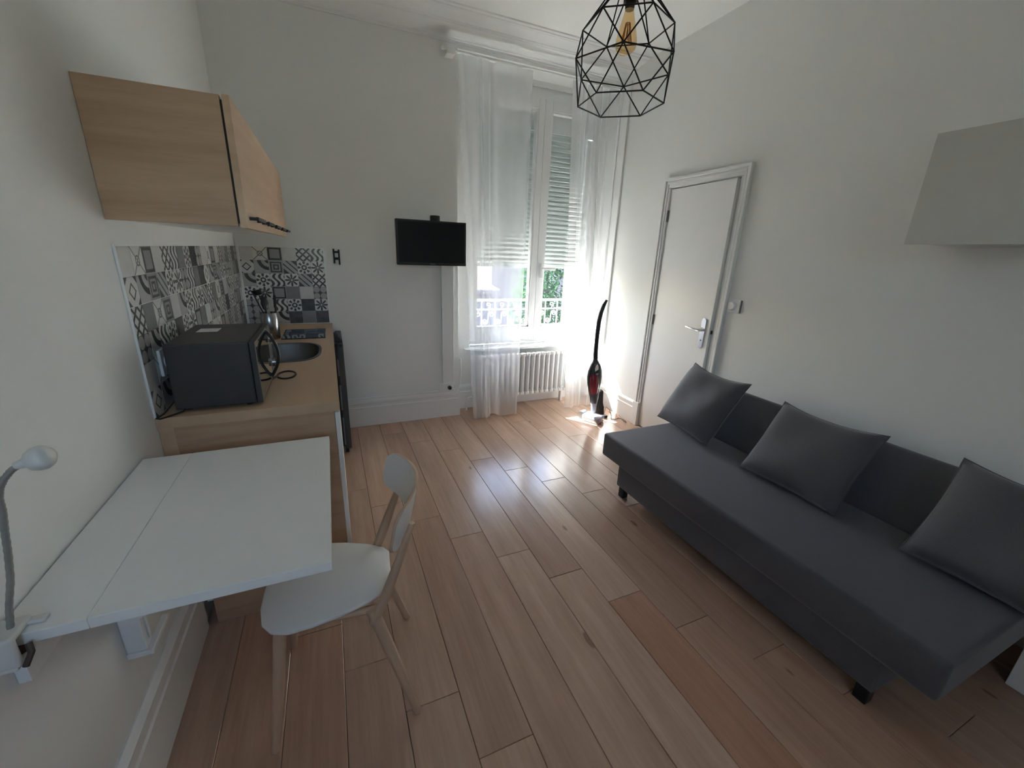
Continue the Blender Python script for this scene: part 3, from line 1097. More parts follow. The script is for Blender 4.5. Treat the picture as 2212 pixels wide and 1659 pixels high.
obj('fridge_foot', mb, 'black', fr)

# wall cupboard
CZ0, CZ1, CX = 1.548, 1.914, -0.250
wc = thing('wall_cupboard', 'oak wall cupboard with black bar handles above the tiled splashback', 'cupboard', (-0.41, 2.4, CZ0))
mb = MB()
mb.box(XL + 0.001, CX - 0.003, 1.654, 1.672, CZ0, CZ1, 0.001)
obj('side_panel', mb, 'cab_oak', wc)
mb = MB()
mb.box(XL + 0.001, CX - 0.003, 1.672, 3.20, CZ0 + 0.004, CZ0 + 0.020)
mb.box(XL + 0.001, CX - 0.003, 1.672, 3.20, CZ1 - 0.018, CZ1 - 0.001)
mb.box(XL + 0.001, XL + 0.012, 1.672, 3.20, CZ0 + 0.02, CZ1 - 0.018)
mb.box(XL + 0.012, CX - 0.003, 3.182, 3.20, CZ0 + 0.02, CZ1 - 0.018)
obj('carcass', mb, 'white_lam', wc)
obj('shadow_gap', MB().box(CX - 0.003, CX + 0.003, 1.664, 3.19, CZ0 + 0.01, CZ1 - 0.01), 'black_matt', wc)
DN = 5
dw = (3.20 - 1.654) / DN
for k in range(DN):
    y0 = 1.654 + k * dw
    d = obj('cupboard_door', MB().box(CX + 0.003, CX + 0.023, y0 + 0.0006, y0 + dw - 0.0006, CZ0 - 0.004, CZ1 + 0.003, 0.0008), 'cab_oak_y', wc)
    mb = MB().box(CX + 0.043, CX + 0.051, y0 + 0.055, y0 + 0.255, CZ0 + 0.022, CZ0 + 0.034, 0.002)
    for yy in (y0 + 0.06, y0 + 0.238):
        mb.box(CX + 0.022, CX + 0.047, yy, yy + 0.012, CZ0 + 0.023, CZ0 + 0.033)
    obj('bar_handle', mb, 'black_metal', d)

# splashback of patterned tiles -------------------------------------------
kinds = ['star', 'lattice', 'diamond', 'circles', 'bands', 'plain_light', 'plain_grey', 'plain_dark', 'flower', 'maze', 'cross_line', 'wave', 'frame', 'corner']
TS = 0.0925
tile_src = {}
def tile_mesh(kind):
    if kind in tile_src:
        return tile_src[kind]
    m_ = MB()
    h_ = TS / 2 - 0.0004
    c = 0.0007
    lo = [m_.bm.verts.new((sx * h_, sy * h_, 0)) for sx, sy in ((-1, -1), (1, -1), (1, 1), (-1, 1))]
    hi = [m_.bm.verts.new((sx * (h_ - c), sy * (h_ - c), 0.003)) for sx, sy in ((-1, -1), (1, -1), (1, 1), (-1, 1))]
    for q in range(4):
        m_.bm.faces.new((lo[q], lo[(q + 1) % 4], hi[(q + 1) % 4], hi[q]))
    m_.bm.faces.new(hi)
    bmesh.ops.recalc_face_normals(m_.bm, faces=m_.bm.faces)
    me = bpy.data.meshes.new('tile_' + kind)
    m_.bm.to_mesh(me)
    m_.bm.free()
    me.materials.append(tile_mat(kind))
    tile_src[kind] = me
    return me
ZS = 1.478
# the print repeats every ten tiles, two rows to a strip, as on the wall sheets
strip = [['plain_light', 'cross_line', 'frame', 'plain_light', 'lattice', 'wave', 'plain_grey', 'flower', 'plain_dark', 'circles'],
         ['diamond', 'corner', 'maze', 'bands', 'flower', 'star', 'circles', 'wave', 'plain_grey', 'plain_dark'],
         ['corner', 'flower', 'wave', 'star', 'bands', 'lattice', 'plain_grey', 'cross_line', 'maze', 'plain_light'],
         ['flower', 'star', 'frame', 'plain_grey', 'plain_light', 'circles', 'corner', 'wave', 'flower', 'plain_dark'],
         ['circles', 'plain_light', 'wave', 'flower', 'plain_dark', 'star', 'plain_grey', 'maze', 'diamond', 'corner'],
         ['circles', 'frame', 'corner', 'plain_dark', 'plain_grey', 'plain_dark', 'lattice', 'star', 'cross_line', 'bands']]
spl = thing('splashback', 'black and white patchwork tile splashback in the kitchenette corner', 'splashback', (XL, 2.6, ZW))
obj('backing_sheet', MB().box(XL + 0.0005, XL + 0.004, KY0 + 0.002, YB, ZW + 0.001, ZS), 'white_lam', spl)
obj('backing_sheet', MB().box(XL + 0.004, -0.008, YB - 0.004, YB - 0.0005, ZW + 0.001, ZS), 'white_lam', spl)
def add_tile(kind, loc, rot, sx=1.0):
    o = bpy.data.objects.new('tile', tile_mesh(kind))
    COL.objects.link(o)
    o.parent = spl
    o.location = Vector(loc) - ORG[spl.name]
    o.rotation_euler = rot
    o.scale = (sx, 1, 1)
rt = random.Random(3)
rows_z = []
z = ZS - 0.004 - TS / 2
for r in range(6):
    rows_z.append(z)
    z -= TS
left_z = [zz - 0.0015 * (r // 2) for r, zz in enumerate(rows_z)]
ny = int((YB - 0.012 - (KY0 + 0.004)) / TS)
PY_T = (YB - 0.021 - (KY0 + 0.003)) / ny
y_start = YB - 0.021 - PY_T / 2
for r in range(6):
    off = (r // 2) * 5
    for c in range(ny):
        y = y_start - (ny - 1 - c) * PY_T
        if left_z[r] - TS / 2 < ZW:
            continue
        kd = strip[(r % 2) + (2 if (r // 2) % 2 else 0)][(c + off) % 10]
        add_tile(kd, (XL + 0.004, y, left_z[r]), (PI / 2, 0, PI / 2), PY_T / TS)
nx = int((-0.012 - (XL + 0.008)) / TS + 0.05)
for r in range(6):
    if rows_z[r] - TS / 2 < ZW - 0.004:
        continue
    for c in range(nx):
        x = XL + 0.008 + TS * (c + 0.5)
        add_tile(strip[r][c], (x, YB - 0.004, rows_z[r]), (PI / 2, 0, 0))
mb = MB().box(XL + 0.004, XL + 0.020, YB - 0.020, YB - 0.004, ZW + 0.002, CZ0 - 0.01, 0.003)
obj('corner_profile', mb, 'trim', spl)
mb = MB().box(XL + 0.0005, XL + 0.0075, KY0 - 0.003, KY0 + 0.0025, ZW + 0.002, ZS + 0.002, 0.001)
obj('edge_profile', mb, 'trim', spl)
mb = MB().box(-0.012, -0.002, YB - 0.008, YB - 0.0005, ZW + 0.002, ZS + 0.002, 0.001)
obj('edge_profile', mb, 'trim', spl)

# microwave ----------------------------------------------------------------
mw = thing('microwave', 'anthracite microwave with a mirrored door on the worktop', 'microwave', (-0.41, 1.90, ZW))
MX0, MX1, MY0, MY1, MZ0, MZ1 = -0.534, -0.286, 1.697, 2.115, ZW + 0.012, 1.160
obj('housing', MB().box(MX0, MX1, MY0, MY1, MZ0, MZ1, 0.006), 'micro', mw)
md = obj('door', MB().box(MX1 + 0.001, MX1 + 0.020, MY0 + 0.002, MY1 - 0.09, MZ0, MZ1 - 0.002, 0.003), 'micro', mw)
obj('door_glass', MB().box(MX1 + 0.0195, MX1 + 0.0212, MY0 + 0.008, MY1 - 0.094, MZ0 + 0.008, MZ1 - 0.010), 'micro_glass', md)
cp = obj('control_panel', MB().box(MX1 + 0.001, MX1 + 0.021, MY1 - 0.088, MY1 - 0.002, MZ0, MZ1 - 0.002, 0.003), 'micro', mw)
for z in (0.99, 1.10):
    obj('knob', MB().lathe([(0, 0.014), (0.018, 0.014), (0.020, 0), (0, 0)], (MX1 + 0.021, MY1 - 0.045, z), 18, Matrix.Rotation(PI / 2, 3, 'Y')), 'steel', cp, smooth=40)
# bowed handle standing off the mirror
pts = []
for i in range(15):
    t = i / 14
    pts.append((MX1 + 0.022 + 0.036 * math.sin(PI * t) ** 0.9, MY1 - 0.128, MZ0 + 0.022 + t * 0.195))
obj('bow_handle', MB().tube(pts, 0.0062, 10), 'black', mw, smooth=50)
mb = MB()
for x in (MX0 + 0.03, MX1 - 0.03):
    for y in (MY0 + 0.04, MY1 - 0.04):
        mb.lathe([(0, 0), (0.012, 0), (0.014, 0.012), (0, 0.012)], (x, y, ZW), 10)
obj('rubber_foot', mb, 'black', mw)
obj('paper_sheet', MB().box(-0.49, -0.42, 1.925, 2.0, MZ1 + 0.0006, MZ1 + 0.0014), 'paper', at=(-0.445, 1.96, MZ1))  # thin white sheet stands in for a reflection in the glossy top
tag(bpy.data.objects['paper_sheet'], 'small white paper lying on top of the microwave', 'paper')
# power cord of the microwave: loop over the near worktop corner
pts = [(-0.53, 1.72, ZW + 0.05), (-0.545, 1.695, ZW + 0.03), (-0.56, 1.675, ZW + 0.012), (-0.572, 1.662, ZW + 0.006), (-0.578, 1.652, ZW + 0.004),
       (-0.566, 1.646, ZW + 0.003), (-0.55, 1.655, ZW + 0.005), (-0.53, 1.675, ZW + 0.006), (-0.512, 1.692, ZW + 0.008), (-0.50, 1.706, ZW + 0.02)]
o = obj('power_cord', MB().tube(pts, 0.0028, 6), 'black', at=(-0.55, 1.67, ZW), smooth=True)
tag(o, 'thin black cord looping over the near left corner of the worktop', 'cord')
pts = []
for i in range(25):
    a = PI * 1.05 - 2 * PI * i / 24 * 0.93
    pts.append((-0.218 + 0.038 * math.cos(a), 2.085 + 0.052 * math.sin(a), ZW + 0.006 + 0.003 * math.sin(a)))
pts = [(-0.292, 1.90, ZW + 0.004), (-0.284, 1.97, ZW + 0.005), (-0.272, 2.04, ZW + 0.006)] + pts
o = obj('coiled_cable', MB().tube(pts, 0.0045, 8), 'black', at=(-0.24, 2.07, ZW), smooth=True)
tag(o, 'black cable loop lying on the worktop before the microwave', 'cable')
# wall socket behind the microwave
so = thing('wall_socket', 'white wall socket on the tiles behind the microwave', 'socket', (XL + 0.007, 1.82, 1.07))
obj('socket_plate', MB().box(XL + 0.0072, XL + 0.017, 1.78, 1.865, 1.03, 1.125, 0.003), 'pvc', so)
obj('socket_well', MB().lathe([(0, 0.002), (0.016, 0.002), (0.018, 0.0), (0.020, 0.003), (0.022, 0.0)], (XL + 0.017, 1.822, 1.077), 18, Matrix.Rotation(PI / 2, 3, 'Y')), 'pvc', so, smooth=40)

# utensil pot --------------------------------------------------------------
pot = thing('utensil_pot', 'steel utensil pot standing between the hob and the tiles', 'pot', (-0.368, 3.00, ZW))
PX, PY = -0.368, 3.00
obj('pot_body', MB().lathe([(0, 0.0), (0.048, 0.0), (0.051, 0.004), (0.051, 0.165), (0.0495, 0.167), (0.048, 0.165), (0.048, 0.008), (0, 0.006)], (PX, PY, ZW + 0.0008), 28), 'steel', pot, smooth=40)
uten = [('spatula', 'black spatula leaning furthest left in the utensil pot', 0.028, -0.020, -0.062, -0.040, 0.285, 'spat'),
        ('ladle', 'black ladle leaning out of the utensil pot', 0.022, 0.004, -0.055, 0.016, 0.345, 'ladle'),
        ('slotted_spoon', 'black slotted spoon second from left in the pot', -0.006, 0.028, -0.022, 0.046, 0.250, 'spoon'),
        ('stirring_stick', 'straight black utensil standing upright at the right of the pot', 0.030, 0.012, 0.044, 0.014, 0.27, 'rod')]
for nm, lab, bx_, by_, ex_, ey_, L, kd in uten:
    t = thing(nm, lab, 'utensil', (PX, PY, ZW + 0.012))
    b0 = Vector((PX + bx_, PY + by_, ZW + 0.014))
    e = Vector((PX + ex_, PY + ey_, ZW + L))
    d = (e - b0)
    obj('shaft', MB().tube([b0, b0 + d * 0.78], 0.0045, 8), 'black', t, smooth=50)
    if kd == 'spat':
        m_ = MB().box(-0.032, 0.032, -0.003, 0.003, -0.045, 0.045, 0.003)
    elif kd == 'ladle':
        m_ = MB().lathe([(0, -0.03), (0.02, -0.026), (0.034, -0.008), (0.036, 0.004), (0.033, 0.004), (0.03, -0.008), (0, -0.024)], (0, 0, 0), 18)
    elif kd == 'spoon':
        m_ = MB().lathe([(0, -0.045), (0.018, -0.035), (0.027, 0), (0.018, 0.035), (0, 0.045)], (0, 0, 0), 16, sx=1, sy=0.25)
    else:
        m_ = MB().lathe([(0, -0.045), (0.008, -0.04), (0.009, 0.03), (0, 0.045)], (0, 0, 0), 10)
    m_.xform(Matrix.Translation(b0 + d * 0.87) @ d.to_track_quat('Z', 'Y').to_matrix().to_4x4())
    obj('utensil_head', m_, 'black', t, smooth=40)

# black wall hook beside the tiles
hk = thing('wall_hook', 'small black ladder-shaped metal bracket beside the splashback', 'bracket', (0.072, YB, 1.36))
mb = MB()
mb.box(0.046, 0.058, YB - 0.012, YB - 0.0005, 1.372, 1.478, 0.002)
mb.box(0.082, 0.094, YB - 0.012, YB - 0.0005, 1.362, 1.474, 0.002)
mb.box(0.054, 0.086, YB - 0.010, YB - 0.0005, 1.448, 1.462, 0.001)
mb.box(0.054, 0.086, YB - 0.010, YB - 0.0005, 1.398, 1.416, 0.001)
obj('bracket_frame', mb, 'black_matt', hk)

# ================================================================== TELEVISION
tv = thing('television', 'small black flat television on a wall arm', 'television', (0.763, 3.37, 1.38))
obj('tv_casing', MB().box(0.490, 1.040, 3.352, 3.385, 1.381, 1.713, 0.006), 'black', tv)
obj('tv_screen', MB().box(0.505, 1.025, 3.349, 3.353, 1.403, 1.699), 'screen', tv)
obj('tv_badge', MB().box(0.747, 0.786, 3.3505, 3.352, 1.387, 1.3955), 'logo', tv, smooth=False).data.transform(Matrix.Translation((0, -0.0005, 0)))
mb = MB()
mb.tube([(0.815, 3.46, 1.48), (0.815, 3.46, 1.757)], 0.038, 20)
mb.box(0.775, 0.855, 3.49, 3.5605, 1.49, 1.70, 0.004)
mb.box(0.79, 0.84, 3.385, 3.46, 1.52, 1.62, 0.004)
obj('wall_arm', mb, 'black_matt', tv, smooth=40)
# cable trunking below
tk = obj('cable_trunking', MB().box(0.880, 0.985, YB - 0.028, YB - 0.0005, 0.30, 1.50, 0.004), 'trim', at=(0.93, YB, 0.30))
tag(tk, 'vertical white cable trunking below the television', 'trunking')
s2 = thing('wall_socket', 'white wall socket with a black plug at the foot of the trunking', 'socket', (0.91, YB, 0.29))
obj('socket_plate', MB().box(0.845, 0.975, YB - 0.040, YB - 0.0285, 0.255, 0.335, 0.003), 'pvc', s2)
obj('socket_box', MB().box(0.850, 0.970, YB - 0.0285, YB - 0.0205, 0.262, 0.2985, 0.001), 'pvc', s2)
mb = MB().lathe([(0, 0), (0.017, 0), (0.019, 0.02), (0.012, 0.036), (0, 0.036)], (0.937, YB - 0.041, 0.296), 16, Matrix.Rotation(PI / 2, 3, 'X'))
obj('plug', mb, 'black', s2, smooth=40)
pipe = obj('heating_pipe', MB().tube([(XL + 0.6, YB - 0.026, 0.262), (0.95, YB - 0.026, 0.262), (1.00, YB - 0.026, 0.266), (1.030, YB - 0.024, 0.285), (1.046, YB - 0.020, 0.33), (1.050, YB - 0.018, 0.42), (1.048, YB - 0.016, 0.56)], 0.009, 8), 'trim', at=(0.5, YB, 0.25), smooth=True)
tag(pipe, 'thin white pipe running along the top of the back baseboard', 'pipe')

# ================================================================== FOLDING DESK
DZT = 0.842
dk = thing('folding_desk', 'white wall-mounted folding desk with a hinge seam', 'desk', (-0.32, 1.16, DZT))
obj('desk_leaf', MB().box(-0.4545, -0.048, 0.824, 1.505, DZT - 0.024, DZT, 0.0025), 'white_lam', dk)
obj('fixed_shelf', MB().box(XL + 0.004, -0.4550, 0.824, 1.505, DZT - 0.024, DZT, 0.0025), 'white_lam', dk)
obj('wall_plate', MB().box(XL + 0.0005, XL + 0.019, 0.85, 1.48, DZT - 0.13, DZT - 0.0245, 0.002), 'white_lam', dk)
mb = MB().prism([(XL + 0.020, 0.55), (XL + 0.045, 0.55), (-0.20, DZT - 0.028), (-0.20, DZT - 0.0245), (XL + 0.020, DZT - 0.0245)], 'y', 1.125, 1.143)
obj('swing_support', mb, 'white_lam', dk)
mb = MB()
for y in (0.95, 1.38):
    mb.tube([(-0.455, y - 0.03, DZT - 0.027), (-0.455, y + 0.03, DZT - 0.027)], 0.003, 8)
obj('hinge', mb, 'steel', dk)
bx = thing('wall_box', 'white surface-mounted box on the wall under the desk', 'wall box', (XL, 1.21, 0.36))
obj('box_body', MB().box(XL + 0.0005, XL + 0.045, 1.155, 1.275, 0.432, 0.575, 0.004), 'pvc', bx)
obj('box_flap', MB().box(XL + 0.045, XL + 0.052, 1.175, 1.262, 0.450, 0.560, 0.003), 'milk', bx)
obj('box_lip', MB().box(XL + 0.0005, XL + 0.058, 1.150, 1.280, 0.416, 0.431, 0.003), 'pvc', bx)

# clip lamp ----------------------------------------------------------------
cl = thing('clip_lamp', 'white clip-on gooseneck lamp clamped to the desk corner', 'lamp', (-0.545, 0.83, DZT))
mb = MB()
mb.box(-0.583, -0.538, 0.798, 0.856, DZT + 0.001, DZT + 0.013, 0.005, 3)
mb.box(-0.545, -0.515, 0.840, 0.856, DZT + 0.001, DZT + 0.008, 0.003, 3)
mb.box(-0.583, -0.535, 0.792, 0.806, DZT - 0.044, DZT + 0.016, 0.006, 3)
mb.box(-0.583, -0.540, 0.793, 0.845, DZT - 0.050, DZT - 0.042, 0.003, 3)
obj('clamp', mb, 'milk', cl, smooth=40)
mb = MB().lathe([(0, 0), (0.013, 0), (0.013, 0.018), (0, 0.018)], (-0.556, 0.832, DZT - 0.0415), 14)
mb.tube([(-0.530, 0.815, DZT - 0.015), (-0.524, 0.805, DZT - 0.026), (-0.532, 0.797, DZT - 0.046)], 0.005, 8)
obj('clamp_screw', mb, 'dirt', cl, smooth=40)
gp = [(-0.553, 0.83, DZT + 0.012), (-0.545, 0.83, 0.895), (-0.530, 0.83, 0.950), (-0.521, 0.83, 1.000), (-0.515, 0.83, 1.040), (-0.509, 0.83, 1.075), (-0.507, 0.83, 1.100),
      (-0.502, 0.83, 1.118), (-0.494, 0.83, 1.132), (-0.482, 0.83, 1.146), (-0.470, 0.83, 1.154)]
fine = []
for i in range(len(gp) - 1):
    for k in range(6):
        fine.append(Vector(gp[i]).lerp(Vector(gp[i + 1]), k / 6))
fine.append(Vector(gp[-1]))
obj('gooseneck', MB().tube(fine, [0.0052 if i % 2 else 0.0046 for i in range(len(fine))], 10), 'goose', cl, smooth=60)
ax = (Vector((-0.449, 0.83, 1.160)) - Vector((-0.472, 0.83, 1.153))).normalized()
q = ax.to_track_quat('Z', 'Y').to_matrix()
obj('lamp_neck', MB().lathe([(0, -0.006), (0.006, -0.006), (0.008, 0.004), (0.007, 0.010), (0, 0.010)], (-0.470, 0.83, 1.154), 14, q), 'milk', cl, smooth=40)
obj('lamp_head', MB().lathe([(0, 0), (0.010, 0.001), (0.016, 0.006), (0.0195, 0.014), (0.0200, 0.021), (0.0175, 0.028), (0.012, 0.033), (0.006, 0.0345), (0, 0.034)], (-0.463, 0.83, 1.1555), 22, q), 'milk', cl, smooth=50)

# ================================================================== CHAIR
CA = math.radians(175.5)
ch = thing('desk_chair', 'white plywood chair with birch legs at the folding desk', 'chair', (-0.080, 1.235, 0), CA)
# local: +x front, +y towards the viewer's side
half = [(-0.190, 0.078), (-0.172, 0.104), (-0.12, 0.136), (-0.04, 0.166), (0.04, 0.184), (0.10, 0.188), (0.145, 0.172), (0.175, 0.135), (0.190, 0.075), (0.194, 0.0)]
out = half + [(x, -y) for x, y in half[-2::-1]]
m_ = MB()
nrm = len(out)
rings = []
for zz, s_ in ((-0.014, 0.985), (-0.011, 1.0), (-0.003, 1.0), (0.0, 0.985)):
    rings.append([m_.bm.verts.new((x * s_, y * s_, 0.452 + zz + 0.10 * y * y - 0.012 * max(0, x))) for x, y in out])
for a, b in zip(rings, rings[1:]):
    for i in range(nrm):
        m_.bm.faces.new((a[i], a[(i + 1) % nrm], b[(i + 1) % nrm], b[i]))
for ring, rev in ((rings[0], True), (rings[-1], False)):
    for i in range(nrm // 2 - 0):
        a, b, c, d = ring[i], ring[i + 1] if i + 1 < nrm else ring[0], ring[nrm - 2 - i], ring[nrm - 1 - i]
        vs = []
        for v in (a, b, c, d):
            if v not in vs:
                vs.append(v)
        if len(vs) >= 3 and i + 1 <= nrm - 2 - i:
            try:
                m_.bm.faces.new(vs[::-1] if rev else vs)
            except ValueError:
                pass
        elif len(vs) >= 3:
            break
obj('seat', m_, 'white_fold', ch, smooth=50, local=True)
# backrest: curved shield with a light plywood edge
def back_pt(u, v, off):
    y = u
    z = v
    x = -0.272 + 1.75 * u * u - 0.20 * (v - 0.74) - off
    return (x, y, z)
shape = []
HW, ZB, ZT, CR = 0.207, 0.655, 0.800, 0.040
for cx_, cz_, a0 in ((HW - CR, ZT - CR, 0), (-HW + CR, ZT - CR, 90), (-HW + CR, ZB + CR, 180), (HW - CR, ZB + CR, 270)):
    for i in range(10):
        a = math.radians(a0 + 90 * i / 9)
        u_, v_ = cx_ + CR * math.cos(a), cz_ + CR * math.sin(a)
        shape.append((u_, v_))
dense = []
for i in range(len(shape)):                    # keep the long edges fine enough to follow the bend
    p_, q_ = Vector((*shape[i], 0)), Vector((*shape[(i + 1) % len(shape)], 0))
    k_ = max(1, int((q_ - p_).length / 0.014))
    for j in range(k_):
        w_ = p_.lerp(q_, j / k_)
        dense.append((w_.x, w_.y))
def _drop(u_, v_):
    return v_ - 0.30 * u_ * u_ + (0.25 * u_ * u_ if v_ < 0.72 else 0)
shape = [(u_, _drop(u_, v_)) for u_, v_ in dense]
NB = len(shape)
def sheet(off, scale):
    return [(u * scale, 0.720 + (v - 0.720) * scale) for u, v in shape]
m_ = MB()
levels = [1.0, 0.85, 0.68, 0.5, 0.32, 0.15]
def face_side(off):
    rs = []
    for s_ in levels:
        rs.append([m_.bm.verts.new(back_pt(u, v, off)) for u, v in sheet(off, s_)])
    for a, b in zip(rs, rs[1:]):
        for i in range(NB):
            m_.bm.faces.new((a[i], a[(i + 1) % NB], b[(i + 1) % NB], b[i]))
    cv = m_.bm.verts.new(back_pt(0, 0.720, off))
    for i in range(NB):
        m_.bm.faces.new((rs[-1][i], rs[-1][(i + 1) % NB], cv))
    return rs[0]
face_side(0.0005)
face_side(0.0105)
obj('backrest', m_, 'white_fold', ch, smooth=50, local=True)
m_ = MB()
rr = []
for s_, off in ((0.996, 0.0006), (1.006, 0.002), (1.006, 0.009), (0.996, 0.0104)):
    rr.append([m_.bm.verts.new(back_pt(u, v, off)) for u, v in sheet(off, s_)])
for a, b in zip(rr, rr[1:]):
    for i in range(NB):
        m_.bm.faces.new((a[i], a[(i + 1) % NB], b[(i + 1) % NB], b[i]))
obj('backrest_edge', m_, 'birch', ch, smooth=50, local=True)
for sy in (1, -1):
    # back post from the seat rail up behind the backrest
    obj('back_post', MB().tube([(-0.130, sy * 0.150, 0.38), (-0.168, sy * 0.155, 0.47), (-0.208, sy * 0.155, 0.58), (-0.258, sy * 0.150, 0.72)],
                               [0.019, 0.021, 0.018, 0.011], 10, flat=0.7), 'birch', ch, smooth=50, local=True)
    obj('leg', MB().tube([(-0.125, sy * 0.145, 0.430), (-0.170, sy * 0.160, 0.27), (-0.248, sy * 0.198, 0.0)], [0.019, 0.018, 0.013], 10), 'birch', ch, smooth=50, local=True)
    obj('leg', MB().tube([(0.130, sy * 0.135, 0.430), (0.150, sy * 0.155, 0.25), (0.185, sy * 0.185, 0.0)], [0.018, 0.017, 0.012], 10), 'birch', ch, smooth=50, local=True)
    obj('seat_rail', MB().tube([(-0.135, sy * 0.140, 0.420), (0.135, sy * 0.135, 0.425)], 0.012, 8), 'birch', ch, smooth=50, local=True)

# ================================================================== SOFA
sf = thing('sofa_bed', 'charcoal fabric sofa bed along the right wall', 'sofa', (2.05, 1.15, 0))
m_ = MB().box(1.583, 2.40, 0.292, 2.030, 0.235, 0.392, 0.022, 4)
obj('seat_cushion', m_, 'sofa', sf, smooth=50)
m_ = MB().box(1.606, 2.36, 0.430, 1.872, 0.085, 0.236, 0.012, 3)
obj('storage_base', m_, 'sofa', sf, smooth=50)
# reclined back
A = Vector((2.235, 0, 0.385))
Bv = Vector((2.405, 0, 0.705))
dv = (Bv - A)
nv_ = Vector((dv.z, 0, -dv.x)).normalized()
m_ = MB().box(0, 0.115, 0.292, 2.0, 0, dv.length, 0.028, 4)
ang = math.atan2(dv.x, dv.z)
m_.xform(Matrix.Translation(A) @ Matrix.Rotation(ang, 4, 'Y'))
obj('sofa_back', m_, 'sofa', sf, smooth=50)
mb = MB().box(2.37, 2.50, 0.5, 1.75, 0.03, 0.36, 0.01)
obj('rear_frame', mb, 'black_matt', sf)
for x, y in ((1.655, 1.850), (1.655, 0.465), (2.30, 1.84), (2.30, 0.48)):
    m_ = MB().box(x - 0.022, x + 0.022, y - 0.022, y + 0.022, 0.0, 0.095, 0.006)
    obj('leg', m_, 'black', sf)

def cushion(name, label, c, ux, uy, size_u, size_v, thick, seed):
    """square scatter cushion: ux = direction of the lower edge, uy = up along the face"""
    rnd = random.Random(seed)
    ux, uy = Vector(ux).normalized(), Vector(uy).normalized()
    uy = (uy - ux * uy.dot(ux)).normalized()
    nn = ux.cross(uy)
    ph = [rnd.uniform(0, 6.28) for _ in range(4)]
    root = thing(name, label, 'cushion', tuple(c), 0, 'charcoal scatter cushions on the sofa')
    n = 22
    m_ = MB()
    def P(a, b, side):
        pin = 1 - 0.055 * (1 - b * b) * abs(a) ** 3
        pinv = 1 - 0.055 * (1 - a * a) * abs(b) ** 3
        u = a * size_u / 2 * pin
        v = b * size_v / 2 * pinv
        t = ((1 - a ** 4) * (1 - b ** 4)) ** 0.55 if abs(a) < 1 and abs(b) < 1 else 0
        w = thick / 2 * t * side
        w += 0.006 * math.sin(4 * a + 3 * b + ph[0]) * t + 0.004 * math.sin(9 * a - 5 * b + ph[1]) * t * (1 if side > 0 else 0.3)
        sag = -0.02 * (1 - a * a) * max(0, b)
        return ux * u + uy * (v + sag) + nn * w
    top = [[m_.bm.verts.new(P(-1 + 2 * i / n, -1 + 2 * j / n, 1)) for j in range(n + 1)] for i in range(n + 1)]
    bot = [[top[i][j] if i in (0, n) or j in (0, n) else m_.bm.verts.new(P(-1 + 2 * i / n, -1 + 2 * j / n, -1)) for j in range(n + 1)] for i in range(n + 1)]
    for i in range(n):
        for j in range(n):
            m_.bm.faces.new((top[i][j], top[i + 1][j], top[i + 1][j + 1], top[i][j + 1]))
            m_.bm.faces.new((bot[i][j + 1], bot[i + 1][j + 1], bot[i + 1][j], bot[i][j]))
    obj('cushion_cover', m_, 'sofa_cush', root, smooth=70, local=True)
    pts = [P(-1 + 2 * i / n, -1, 1) for i in range(n + 1)] + [P(1, -1 + 2 * j / n, 1) for j in range(1, n + 1)] + \
          [P(1 - 2 * i / n, 1, 1) for i in range(1, n + 1)] + [P(-1, 1 - 2 * j / n, 1) for j in range(1, n + 1)]
    obj('seam', MB().tube(pts, 0.0025, 6), 'sofa', root, smooth=70, local=True)
    return root

cushion('scatter_cushion', 'charcoal cushion at the far end of the sofa near the door', (2.185, 1.835, 0.612), (0.10, 1, 0.02), (0.24, -0.02, 0.38), 0.48, 0.46, 0.15, 1)
cushion('scatter_cushion', 'charcoal cushion in the middle of the sofa', (2.165, 1.125, 0.585), (-0.02, 1, 0), (0.26, 0, 0.34), 0.49, 0.45, 0.15, 2)
cushion('scatter_cushion', 'charcoal cushion at the near end of the sofa', (2.165, 0.385, 0.595), (0.02, 1, 0), (0.24, 0.0, 0.36), 0.50, 0.45, 0.15, 3)

# ================================================================== RIGHT-HAND UNITS
hc = thing('hanging_cupboard', 'plain pale box cupboard hung high above the sofa', 'cupboard', (2.38, 0.35, 1.6))
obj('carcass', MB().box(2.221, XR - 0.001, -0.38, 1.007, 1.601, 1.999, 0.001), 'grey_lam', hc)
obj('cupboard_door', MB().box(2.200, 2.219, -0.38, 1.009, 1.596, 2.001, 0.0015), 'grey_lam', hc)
lc = thing('low_cupboard', 'white low cupboard beside the near end of the sofa', 'cupboard', (2.4, -0.1, 0))
obj('carcass', MB().box(2.268, XR - 0.022, -0.55, 0.283, 0.0, 0.47, 0.002), 'white_lam', lc)
obj('cupboard_door', MB().box(2.248, 2.267, -0.55, 0.286, 0.0, 0.47, 0.002), 'white_lam', lc)
# light switch
sw = thing('light_switch', 'white round dimmer switch beside the door casing', 'switch', (XR, 2.03, 1.21))
obj('switch_plate', MB().box(XR - 0.007, XR - 0.0005, 1.975, 2.068, 1.163, 1.256, 0.003), 'pvc', sw)
obj('dimmer_knob', MB().lathe([(0, 0.020), (0.024, 0.019), (0.028, 0.012), (0.029, 0), (0, 0)], (XR - 0.007, 2.03, 1.21), 24, Matrix.Rotation(-PI / 2, 3, 'Y')), 'pvc', sw, smooth=40)
obj('switch_edge', MB().box(XR - 0.009, XR - 0.0005, 1.964, 1.971, 1.166, 1.252, 0.001), 'grey_seal', sw)  # grey strip paints the shadow line along the plate edge

